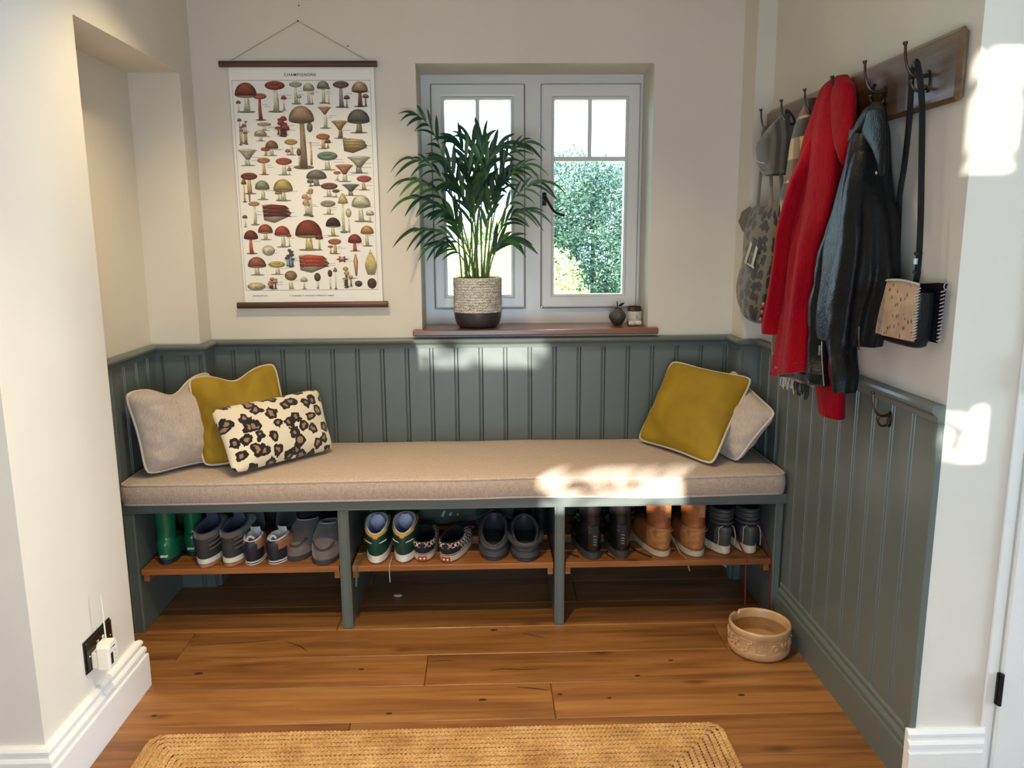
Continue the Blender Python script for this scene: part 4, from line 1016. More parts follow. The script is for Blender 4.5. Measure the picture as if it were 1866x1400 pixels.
# ------------------------------------------------------------------ hanging clothes
SEC = {
'coat_body': [(1.853, 1.05, -0.78, 0.032, 0.02), (1.818, 1.03, -0.815, 0.064, 0.04), (1.755, 1.02, -0.831, 0.089, 0.05), (1.695, 1.015, -0.826, 0.115, 0.055), (1.607, 1.01, -0.822, 0.13, 0.06), (1.521, 1.01, -0.804, 0.146, 0.06), (1.419, 1.01, -0.777, 0.135, 0.06), (1.359, 1.01, -0.758, 0.119, 0.06), (1.244, 1.01, -0.742, 0.11, 0.06), (1.158, 1.01, -0.736, 0.1, 0.06), (1.048, 1.0, -0.74, 0.113, 0.06), (0.966, 0.985, -0.765, 0.123, 0.06)],
'coat_sleeve': [(1.70, 1.0, -0.80, 0.03, 0.03), (1.604, 0.968, -0.79, 0.038, 0.034), (1.545, 0.955, -0.762, 0.037, 0.033), (1.42, 0.950, -0.705, 0.035, 0.032), (1.358, 0.952, -0.685, 0.034, 0.031), (1.236, 0.955, -0.645, 0.034, 0.031), (1.142, 0.958, -0.610, 0.037, 0.034), (1.105, 0.958, -0.602, 0.038, 0.035), (1.076, 0.958, -0.603, 0.036, 0.033)],
'coat_lapel': [(1.835, 1.005, -0.90, 0.02, 0.015), (1.81, 0.99, -0.944, 0.03, 0.02), (1.787, 0.99, -0.951, 0.059, 0.02), (1.721, 0.99, -0.961, 0.059, 0.02), (1.654, 0.99, -0.976, 0.046, 0.02), (1.609, 0.99, -0.985, 0.018, 0.015), (1.588, 0.99, -0.986, 0.005, 0.006)],
'coat_sleeve2': [(1.40, 1.035, -0.82, 0.06, 0.03), (1.12, 1.03, -0.865, 0.07, 0.03), (0.982, 1.012, -0.937, 0.076, 0.03), (0.936, 1.012, -0.95, 0.07, 0.03), (0.878, 1.012, -0.967, 0.056, 0.03)],
'jk_body': [(1.735, 1.045, -1.05, 0.018, 0.02), (1.716, 1.04, -1.03, 0.025, 0.03), (1.681, 1.03, -1.044, 0.044, 0.04), (1.648, 1.02, -1.061, 0.045, 0.049), (1.579, 1.01, -1.08, 0.055, 0.056), (1.516, 1.01, -1.075, 0.085, 0.06), (1.438, 1.01, -1.072, 0.135, 0.06), (1.366, 1.01, -1.065, 0.165, 0.06), (1.285, 1.01, -1.062, 0.175, 0.06), (1.201, 1.01, -1.036, 0.165, 0.06), (1.138, 1.01, -1.03, 0.15, 0.06), (1.106, 1.01, -1.037, 0.13, 0.06)],
'jk_left': [(1.56, 1.0, -1.02, 0.02, 0.023), (1.44, 0.99, -0.976, 0.026, 0.026), (1.327, 0.99, -0.922, 0.04, 0.03), (1.267, 0.99, -0.912, 0.034, 0.03), (1.188, 0.985, -0.897, 0.042, 0.03), (1.115, 0.985, -0.908, 0.034, 0.029), (1.044, 0.985, -0.912, 0.036, 0.03), (0.972, 0.965, -0.965, 0.04, 0.03)],
'jk_sleeve': [(1.61, 0.99, -1.10, 0.03, 0.025), (1.56, 0.98, -1.112, 0.036, 0.032), (1.465, 0.97, -1.124, 0.04, 0.038), (1.367, 0.97, -1.118, 0.054, 0.04), (1.235, 0.965, -1.095, 0.062, 0.04), (1.133, 0.962, -1.1, 0.046, 0.038), (1.088, 0.958, -1.12, 0.036, 0.037), (1.036, 0.95, -1.16, 0.033, 0.036), (0.99, 0.945, -1.172, 0.028, 0.03)],
'jk_colR': [(1.728, 1.0, -1.125, 0.012, 0.011), (1.708, 0.995, -1.135, 0.042, 0.015), (1.69, 0.995, -1.127, 0.062, 0.015), (1.654, 0.995, -1.141, 0.058, 0.015), (1.611, 0.995, -1.172, 0.034, 0.014), (1.569, 0.995, -1.192, 0.016, 0.012), (1.541, 0.995, -1.198, 0.009, 0.009)],
'jk_colL': [(1.722, 1.0, -1.11, 0.02, 0.012), (1.712, 0.995, -1.105, 0.031, 0.015), (1.683, 0.992, -1.077, 0.039, 0.015), (1.666, 0.99, -1.054, 0.033, 0.015), (1.646, 0.99, -1.025, 0.012, 0.011)],
'tote': [(1.502, 1.022, -0.315, 0.125, 0.018), (1.47, 1.014, -0.318, 0.150, 0.03), (1.416, 1.006, -0.33, 0.165, 0.04), (1.358, 1.006, -0.325, 0.168, 0.04), (1.30, 1.006, -0.318, 0.168, 0.04), (1.206, 1.006, -0.275, 0.178, 0.042), (1.133, 1.006, -0.277, 0.145, 0.04), (1.097, 1.01, -0.298, 0.085, 0.035), (1.08, 1.02, -0.298, 0.035, 0.02)],
'scarf': [(1.815, 1.025, -0.655, 0.022, 0.016), (1.80, 1.028, -0.635, 0.034, 0.016), (1.765, 1.025, -0.61, 0.055, 0.018), (1.702, 1.025, -0.575, 0.062, 0.018), (1.626, 1.025, -0.558, 0.06, 0.018), (1.592, 1.025, -0.547, 0.058, 0.018), (1.532, 1.025, -0.518, 0.062, 0.018), (1.46, 1.028, -0.512, 0.058, 0.016), (1.305, 1.03, -0.505, 0.058, 0.016), (1.155, 1.03, -0.503, 0.058, 0.016), (1.06, 1.02, -0.505, 0.05, 0.016), (0.945, 1.003, -0.56, 0.04, 0.012)],
'scarf2': [(1.45, 1.05, -0.56, 0.05, 0.012), (1.089, 1.045, -0.61, 0.1, 0.012), (0.932, 1.02, -0.68, 0.12, 0.012)],
'cap': [(1.800, 1.022, -0.452, 0.016, 0.012), (1.77, 1.015, -0.425, 0.045, 0.03), (1.733, 1.01, -0.405, 0.078, 0.045), (1.707, 1.008, -0.39, 0.098, 0.05), (1.662, 1.012, -0.392, 0.092, 0.052), (1.628, 1.015, -0.398, 0.084, 0.046), (1.606, 1.02, -0.41, 0.07, 0.04)],
}
def interp(sec, n):
    sec = sorted(sec, key=lambda s: -s[0])
    pts = smooth_path([Vector((s[0], s[1], s[2])) for s in sec], 8)
    ab = smooth_path([Vector((s[3], s[4], 0)) for s in sec], 8)
    return [(p.x, p.y, p.z, max(0.003, q.x), max(0.003, q.y)) for p, q in zip(pts, ab)]
def cloth(name, key, mat, parent, org, folds=(3, 0.06, 7, 0.05), seed=0, na=72, slant=0.0, rings=0.0, ringf=60.0, inner=None, tw=0.6, square=1.0, limit=True):
    rows = interp(SEC[key], 8)
    zt, zb = rows[0][0], rows[-1][0]
    R = []
    for z, xc, yc, a, b in rows:
        t = (zt - z) / (zt - zb)
        ring = []
        for j in range(na):
            th = 2 * PI * j / na
            m_ = 1 + (folds[1] * math.cos(folds[0] * th + seed + tw * t * 2) + folds[3] * math.cos(folds[2] * th + 2.3 * seed - tw * t * 3)) * min(1, 0.25 + t * 1.2)
            m_ += 0.10 * noise.noise(Vector((math.cos(th) * 1.4, math.sin(th) * 1.4, z * 4 + seed * 7)))
            if rings:
                m_ += rings * math.sin(z * ringf * 2 * PI + 3 * math.sin(th + seed) + 4 * noise.noise(Vector((th, z * 9, seed)))) * (0.4 + 0.6 * abs(noise.noise(Vector((z * 6, seed, th * 0.5)))))
            ct, st = math.cos(th), math.sin(th)
            if square != 1.0:
                ct = math.copysign(abs(ct) ** square, ct); st = math.copysign(abs(st) ** square, st)
            x = xc + b * ct * m_; y = yc + a * st * m_
            if limit:
                x = min(x, (1.079 if z > 1.005 else 1.044) if z < 1.69 or z > 1.853 else 1.055)
            if limit and y > -0.165: x = min(x, 1.007 if z > 1.005 else 0.975)
            ring.append(Vector((x, y, z + slant * t ** 3 * st)))
        R.append(ring)
    mb = MB()
    mb.loft(R, True, True, False)
    o = mb.build(name, mat, parent, angle=80, org=org)
    ul = o.data.uv_layers.new(name='uv')
    for pg in o.data.polygons:
        js = [o.data.loops[l].vertex_index % na for l in pg.loop_indices]
        seam = max(js) - min(js) > na / 2
        for l, jv in zip(pg.loop_indices, js):
            vi = o.data.loops[l].vertex_index; row = rows[min(len(rows) - 1, vi // na)]
            ul.data[l].uv = ((na if seam and jv == 0 else jv) / na * 4.2 * max(s_[3] for s_ in rows), row[0])
    # turned-in lower edge
    last = R[-1]; c = sum(last, Vector()) / len(last)
    i1 = [c + (p - c) * 0.9 + Vector((0, 0, -0.0005)) for p in last]
    i2 = [c + (p - c) * 0.86 + Vector((0, 0, 0.03)) for p in last]
    MB().loft([last, i1, i2], True, False, True).build('hem', inner or mat, o, angle=80, org=org)
    return o, R
def plaid(name):
    t = NT(name); tc = t.n('ShaderNodeTexCoord'); sp = t.n('ShaderNodeSeparateXYZ'); t.l(tc.outputs['Object'], sp.inputs[0])
    def band(out, k, off=0.0):
        m1 = t.n('ShaderNodeMath', operation='MULTIPLY_ADD', i_1=k, i_2=off); t.l(out, m1.inputs[0])
        fr = t.n('ShaderNodeMath', operation='FRACT'); t.l(m1.outputs[0], fr.inputs[0]); return fr.outputs[0]
    z = t.ramp(band(sp.outputs['Z'], 5.2, 0.3), [(0.0, lin((196, 166, 122))), (0.34, lin((58, 48, 40))), (0.62, lin((198, 168, 126))), (0.66, lin((110, 78, 54)))], 'CONSTANT')
    y = t.ramp(band(sp.outputs['Y'], 12.0, 0.1), [(0.0, (1, 1, 1, 1)), (0.5, (0.45, 0.4, 0.36, 1))], 'CONSTANT')
    t.base(t.mix(1.0, z, y, 'MULTIPLY')); t.set(rough=0.95, sheen=0.4)
    t.bump(t.noise(t.coords(), 400, 3), 0.3, 0.002)
    return t.m
M['scarf'] = plaid('plaid_wool')
M['fringe_pale'] = plain('pale_fringe', (196, 188, 176), 0.9)
M['fringe_dark'] = plain('dark_fringe', (44, 40, 40), 0.9)
def cord(name):
    t = NT(name)
    w = t.n('ShaderNodeTexWave'); w.inputs['Scale'].default_value = 55.0; w.inputs['Distortion'].default_value = 0.3
    t.l(t.coords((0.2, 1, 0.02)), w.inputs['Vector'])
    t.base(t.ramp(w.outputs['Fac'], [(0.2, lin((58, 54, 48))), (0.8, lin((92, 88, 78)))])); t.set(rough=0.95, sheen=0.4)
    t.bump(w.outputs['Fac'], 0.5, 0.003)
    return t.m
M['cord'] = cord('grey_corduroy')

# canvas tote
TO = (1.04, -0.25, 1.075)
tote = thing('tote_bag', 'leopard print canvas tote bag hanging from the farthest rack hook', 'bag', TO)
tb, _ = cloth('bag_body', 'tote', M['tote'], tote, TO, (3, 0.05, 8, 0.035), 2.0)
MB().loft([[(1.0, -0.22, 1.50), (0.995, -0.20, 1.506), (1.004, -0.195, 1.50)], [(0.998, -0.17, 1.465), (0.985, -0.145, 1.488), (1.002, -0.14, 1.478)], [(1.0, -0.16, 1.425), (0.988, -0.10, 1.452), (1.004, -0.06, 1.448)], [(1.002, -0.16, 1.40), (0.994, -0.13, 1.42), (1.006, -0.10, 1.42)]], True, True, True).build('side_fold', M['tote'], tote, org=TO)
for pts in (((1.005, -0.262, 1.505), (1.004, -0.28, 1.63), (1.006, -0.275, 1.75), (1.008, -0.27, 1.772)), ((1.01, -0.39, 1.50), (1.01, -0.365, 1.62), (1.012, -0.295, 1.75), (1.012, -0.272, 1.772)), ((1.03, -0.44, 1.50), (1.03, -0.405, 1.62), (1.028, -0.31, 1.75), (1.02, -0.276, 1.772))):
    MB().tube(smooth_path(pts, 6), 0.017, 8, flat=0.16, upv=(1, 0, 0)).build('strap', M['tote'], tote, org=TO)
# white printed letters on the tote
for y0, z0, y1, z1 in ((-0.345, 1.372, -0.285, 1.300), (-0.405, 1.358, -0.36, 1.288)):
    MB().tube([(0.9605, y0, z0), (0.9605, (y0 + y1) / 2, (z0 + z1) / 2), (0.9615, y1, z1)], 0.011, 8, flat=0.12, upv=(1, 0, 0)).build('printed_letter', M['paperlabel'], tb, org=TO)
MB().tube([(0.964, -0.272, 1.305), (0.9605, -0.32, 1.296), (0.9605, -0.385, 1.286)], 0.003, 6, flat=0.3, upv=(1, 0, 0)).build('printed_letter', M['paperlabel'], tb, org=TO)

# corduroy cap
CO = (1.02, -0.4, 1.606)
cap = thing('baseball_cap', 'grey ribbed corduroy cap hanging on the second rack hook', 'cap', CO)
cb_, R = cloth('crown', 'cap', M['cord'], cap, CO, (2, 0.02, 6, 0.012), 1.0, square=0.9)
MB().tube([p + Vector((-0.001, 0, 0.004)) for p in R[-1]], 0.003, 6, closed=True).build('band', M['cord'], cap, org=CO)
MB().sphere((1.0, -0.292, 1.712), 0.006).build('button', M['fringe_dark'], cap, org=CO)
MB().tube(smooth_path([(1.03, -0.44, 1.79), (1.02, -0.465, 1.81), (1.03, -0.49, 1.785), (1.04, -0.49, 1.76)], 5), 0.007, 8, flat=0.4).build('back_strap', M['fringe_dark'], cap, org=CO)
MB().tube(smooth_path([(0.957, -0.37, 1.655), (0.957, -0.40, 1.648), (0.962, -0.435, 1.642)], 4), 0.0015, 5).build('stitching', M['fringe_pale'], cap, org=CO)

# plaid scarf
SO = (1.03, -0.56, 0.93)
sc = thing('plaid_scarf', 'brown and cream plaid scarf hanging between the cap and the red coat', 'scarf', SO)
s1, R1 = cloth('scarf_front', 'scarf', M['scarf'], sc, SO, (2, 0.12, 5, 0.1), 0.5)
s2, R2 = cloth('scarf_tail', 'scarf2', M['scarf'], sc, SO, (2, 0.1, 5, 0.1), 1.5)
random.seed(5)
for i in range(22):
    y = -0.565 - 0.235 * i / 21; L = random.uniform(0.03, 0.052)
    MB().tube([(1.012, y, 0.935), (1.01 + random.uniform(-0.004, 0.004), y + random.uniform(-0.004, 0.004), 0.935 - L / 2), (1.012, y + random.uniform(-0.006, 0.006), 0.935 - L)], 0.0022, 5).build('fringe', M['fringe_pale'] if i < 11 else M['fringe_dark'], sc, org=SO)

# red wool coat
KO = (1.0, -0.8, 0.88)
coat = thing('wool_coat', 'bright red wool coat hanging on the rack', 'coat', KO)
cloth('coat_body', 'coat_body', M['redwool'], coat, KO, (4, 0.17, 9, 0.06), 3.0, slant=-0.03, inner=M['redlining'])
cs_, RS = cloth('sleeve', 'coat_sleeve', M['redwool'], coat, KO, (3, 0.05, 5, 0.03), 1.0, slant=0.0)
cloth('sleeve', 'coat_sleeve2', M['redwool'], coat, KO, (2, 0.05, 5, 0.03), 2.0)
cloth('lapel', 'coat_lapel', M['redwool'], coat, KO, (2, 0.03, 4, 0.03), 1.4)
M['redbutton'] = plain('red_button', (176, 60, 66), 0.3, var=0.05)
for k, (bx, by, bz) in enumerate(((0.926, -0.598, 1.172), (0.925, -0.590, 1.146), (0.924, -0.583, 1.12))):
    MB().sphere((bx, by, bz), 0.0085, sc=(0.45, 1, 1)).build('cuff_button', M['redbutton'], cs_, org=KO)
MB().tube(smooth_path([(1.02, -0.855, 1.768), (1.012, -0.855, 1.80), (1.02, -0.855, 1.83)], 4), 0.004, 6).build('hanging_loop', M['redwool'], coat, org=KO)

# black leather jacket
JO = (1.0, -1.05, 0.97)
jk = thing('leather_jacket', 'black leather biker jacket hanging beside the red coat', 'jacket', JO)
jb, RB = cloth('jacket_body', 'jk_body', M['leather'], jk, JO, (5, 0.06, 9, 0.05), 4.0, slant=0.0)
cloth('sleeve', 'jk_left', M['leather'], jk, JO, (3, 0.07, 6, 0.04), 2.5, rings=0.055, ringf=13)
js, RS = cloth('sleeve', 'jk_sleeve', M['leather'], jk, JO, (3, 0.06, 7, 0.04), 0.7, rings=0.05, ringf=11)
cloth('collar', 'jk_colR', M['leather'], jk, JO, (2, 0.02, 3, 0.02), 0.2)
cloth('collar', 'jk_colL', M['leather'], jk, JO, (2, 0.02, 3, 0.02), 0.9)
def zipper(pts, parent, org):
    pts = smooth_path(pts, 8)
    z_ = MB().tube(pts, 0.0022, 6).build('zipper', M['chrome'], parent, org=org)
    for i in range(1, len(pts) - 1, 1):
        d = (pts[i + 1] - pts[i - 1]).normalized(); s = d.cross(Vector((1, 0.3, 0))).normalized()
    return z_
zipper([(0.918, -1.085, 1.112), (0.913, -1.10, 1.085), (0.908, -1.125, 1.04), (0.906, -1.145, 1.0)], js, JO)
MB().box(0.908, 0.914, -1.094, -1.086, 1.075, 1.102, c=0.0015).build('zip_pull', M['chrome'], js, smooth=False, org=JO)
zipper([(0.99, -1.165, 1.455), (0.985, -1.185, 1.42), (0.985, -1.19, 1.385)], jb, JO)
zipper([(0.985, -1.16, 1.10), (0.975, -1.175, 1.13), (0.968, -1.185, 1.165)], jb, JO)
zipper([(0.986, -1.19, 1.31), (0.98, -1.185, 1.29), (0.972, -1.18, 1.27)], jb, JO)
MB().tube(smooth_path([(1.03, -1.052, 1.735), (1.018, -1.05, 1.76), (1.03, -1.048, 1.785)], 4), 0.0045, 6).build('hanging_loop', M['leather'], jk, org=JO)
MB().sphere((0.974, -1.085, 1.605), 0.0065, sc=(0.5, 1, 1)).build('snap', M['brass'], jk, org=JO)
MB().sphere((0.978, -1.196, 1.548), 0.005, sc=(0.5, 1, 1)).build('snap', M['chrome'], jk, org=JO)

# crossbody bag
BO = (1.04, -1.28, 1.125)
bag = thing('crossbody_bag', 'small spotted hide crossbody bag on a long black strap', 'bag', BO)
def rrect(xc, yc, a, b, z, n=28, e=0.5):
    return [(xc + b * math.copysign(abs(math.cos(t)) ** e, math.cos(t)), yc + a * math.copysign(abs(math.sin(t)) ** e, math.sin(t)), z) for t in [2 * PI * j / n for j in range(n)]]
MB().loft([rrect(1.040, -1.28, 0.060, 0.012, 1.128), rrect(1.038, -1.28, 0.078, 0.022, 1.134), rrect(1.036, -1.28, 0.086, 0.030, 1.155), rrect(1.036, -1.28, 0.088, 0.031, 1.21), rrect(1.038, -1.28, 0.088, 0.028, 1.262), rrect(1.038, -1.28, 0.083, 0.022, 1.262), rrect(1.036, -1.28, 0.080, 0.024, 1.17)], True, True, True).build('bag_body', M['bagleather'], bag, org=BO, angle=60)
def fx(y, z):
    u = (y + 1.28) / 0.092; v = (z - 1.2) / 0.08
    return 1.004 + 0.006 * u * u - 0.006 * math.exp(-((u - 0.35) / 0.12) ** 2) * 0.7 + (0.022 * max(0, v - 0.7) ** 2)
ys = [-1.372 + 0.182 * i / 20 for i in range(21)]
zs = [1.148 + 0.134 * i / 16 for i in range(17)]
grid = [[(fx(y, z), y, z + (0.006 if k == 16 else 0) * math.sin((y + 1.372) / 0.182 * PI * 1.2)) for y in ys] for k, z in enumerate(zs)]
bk = [[(x + 0.003, y, z) for x, y, z in r] for r in grid]
flap = MB().loft([f + b_[::-1] for f, b_ in zip(grid, bk)], True, True, True).build('hide_flap', M['pony'], bag, org=BO, angle=60)
MB().tube([Vector(p) + Vector((-0.001, 0, 0.001)) for p in grid[-1]], 0.0028, 6).build('piping', M['fringe_pale'], flap, org=BO)
for i in range(18):
    z = 1.152 + 0.118 * i / 17
    x = fx(-1.372, z)
    MB().tube([(x - 0.002, -1.366, z), (x + 0.001, -1.3745, z + 0.002), (x + 0.006, -1.372, z + 0.004)], 0.0015, 5).build('whipstitch', M['fringe_pale'], flap, org=BO)
bp = MB().loft([[(1.063, -1.378, 1.145), (1.066, -1.378, 1.145), (1.066, -1.19, 1.145), (1.063, -1.19, 1.145)], [(1.064, -1.384, 1.21), (1.068, -1.384, 1.21), (1.068, -1.19, 1.21), (1.064, -1.19, 1.21)], [(1.066, -1.385, 1.272), (1.07, -1.385, 1.272), (1.07, -1.20, 1.272), (1.066, -1.20, 1.272)], [(1.067, -1.388, 1.285), (1.071, -1.388, 1.285), (1.071, -1.355, 1.285), (1.067, -1.355, 1.285)]], True, True, True).build('back_panel', M['bagleather'], bag, org=BO, angle=30)
for i in range(14):
    z = 1.15 + 0.115 * i / 13
    MB().tube([(1.0615, -1.380, z), (1.0635, -1.387, z + 0.002), (1.068, -1.384, z + 0.004)], 0.0015, 5).build('whipstitch', M['fringe_pale'], bp, org=BO)
MB().tube([(1.066 + 0.006 * math.cos(a), -1.392, 1.279 + 0.008 * math.sin(a)) for a in [2 * PI * j / 14 for j in range(14)]], 0.0012, 6, closed=True).build('ring', M['chrome'], bag, org=BO)
strapA = smooth_path([(1.036, -1.30, 1.255), (1.036, -1.318, 1.30), (1.036, -1.315, 1.40), (1.034, -1.302, 1.537), (1.030, -1.285, 1.70), (1.022, -1.268, 1.785), (1.022, -1.25, 1.797)], 6)
MB().tube(strapA, 0.0085, 8, flat=0.16, upv=(1, 0.5, 0)).build('strap', M['bagleather'], bag, org=BO)
strapB = smooth_path([(1.022, -1.25, 1.797), (1.026, -1.235, 1.775), (1.035, -1.225, 1.68), (1.045, -1.20, 1.565), (1.05, -1.18, 1.50), (1.055, -1.175, 1.43), (1.05, -1.195, 1.30), (1.04, -1.205, 1.25)], 6)
MB().tube(strapB, 0.0085, 8, flat=0.16, upv=(1, 0.5, 0)).build('strap', M['bagleather'], bag, org=BO)
for z in (1.352, 1.308):
    MB().box(1.030, 1.041, -1.326, -1.306, z - 0.004, z + 0.004, c=0.001).build('strap_keeper', M['bagleather'], bag, smooth=False, org=BO)
MB().box(1.029, 1.033, -1.323, -1.309, 1.326, 1.342, c=0.001).build('buckle', M['chrome'], bag, smooth=False, org=BO)
MB().box(1.028, 1.041, -1.326, -1.302, 1.245, 1.272, c=0.003).build('strap_tab', M['bagleather'], bag, smooth=False, org=BO)
# ------------------------------------------------------------------ shoes
def sm(name, c, rough=0.6, **k): return plain(name, c, rough, **k)
S = {
 'well': sm('green_rubber', (20, 104, 70), 0.28, var=0.06, coat=0.3), 'wellsole': sm('navy_rubber', (26, 34, 58), 0.5),
 'white': sm('white_rubber', (226, 220, 208), 0.5, var=0.08), 'gum': sm('gum_rubber', (176, 126, 86), 0.6),
 'gsuede': sm('grey_suede', (92, 86, 82), 0.95, var=0.15, bump=0.2, bscale=200, sheen=0.4), 'gdark': sm('charcoal_nylon', (58, 54, 54), 0.8, bump=0.2, bscale=300),
 'bluelin': sm('blue_lining', (74, 80, 104), 0.95, bump=0.3, bscale=300), 'navy': sm('navy_leather', (34, 34, 48), 0.5, var=0.1),
 'kbrown': sm('brown_nubuck', (150, 100, 76), 0.9, var=0.1, bump=0.15, bscale=200), 'fleece': sm('pale_fleece', (206, 204, 202), 1.0, bump=0.8, bscale=120, sheen=0.5),
 'slip': sm('grey_slipper_suede', (112, 100, 96), 0.95, var=0.14, bump=0.25, bscale=150, sheen=0.4), 'slipsole': sm('slipper_sole', (62, 56, 58), 0.8),
 'dgreen': sm('dark_green_leather', (16, 62, 50), 0.45, var=0.1), 'yellow': sm('yellow_trim', (196, 146, 48), 0.6), 'palelin': sm('pale_blue_lining', (190, 194, 214), 0.9, bump=0.2, bscale=300),
 'black': sm('black_canvas', (26, 26, 28), 0.8, bump=0.2, bscale=300), 'blackl': sm('black_boot_leather', (26, 26, 28), 0.22, var=0.15, coat=0.3), 'offwhite': sm('worn_foxing', (206, 192, 164), 0.6, var=0.12),
 'dirty': sm('muddy_sole', (64, 58, 54), 0.8, var=0.3), 'red': sm('red_rubber_label', (168, 54, 46), 0.5), 'clog': sm('grey_foam', (70, 68, 72), 0.6, var=0.1), 'clogdark': sm('dark_foam', (52, 52, 56), 0.6),
 'tan': sm('rust_leather', (150, 84, 42), 0.5, var=0.25, scale=14, bump=0.15, bscale=60), 'tanpale': sm('scuffed_leather', (168, 114, 66), 0.7, var=0.3, scale=50), 'bone': sm('bone_sole', (190, 176, 146), 0.6, var=0.15),
 'charcoal': sm('charcoal_leather', (66, 66, 66), 0.5, var=0.15), 'seam': sm('pale_stitching', (186, 180, 168), 0.8), 'camo': leopard('dark_camo', (36, 40, 34), (16, 18, 18), (54, 56, 44), 40, 1.2),
 'forest': sm('forest_suede', (62, 76, 66), 0.9, var=0.1, sheen=0.3), 'stripe': sm('pale_stripe', (150, 158, 144), 0.7), 'teal': sm('teal_mesh', (22, 62, 62), 0.7), 'laces_tan': sm('tan_lace', (176, 140, 92), 0.9), 'redlace': sm('red_lace', (120, 26, 26), 0.9),
 'greenlace': sm('green_lace', (60, 96, 74), 0.9), 'paleg': sm('pale_grey_strap', (120, 122, 128), 0.8),
}
def checker(name):
    t = NT(name)
    c = t.n('ShaderNodeTexChecker'); c.inputs['Scale'].default_value = 1.0
    t.l(t.coords((1, 1, 1), kind='UV'), c.inputs['Vector'])
    c.inputs['Color1'].default_value = lin((30, 26, 28)); c.inputs['Color2'].default_value = lin((222, 206, 198))
    n = t.ramp(t.noise(t.coords(), 40, 2), [(0.5, (1, 1, 1, 1)), (0.62, lin((190, 110, 110)))])
    t.base(t.mix(0.8, c.outputs['Color'], n, 'MULTIPLY')); t.set(rough=0.85)
    return t.m
S['check'] = checker('checkerboard_canvas')

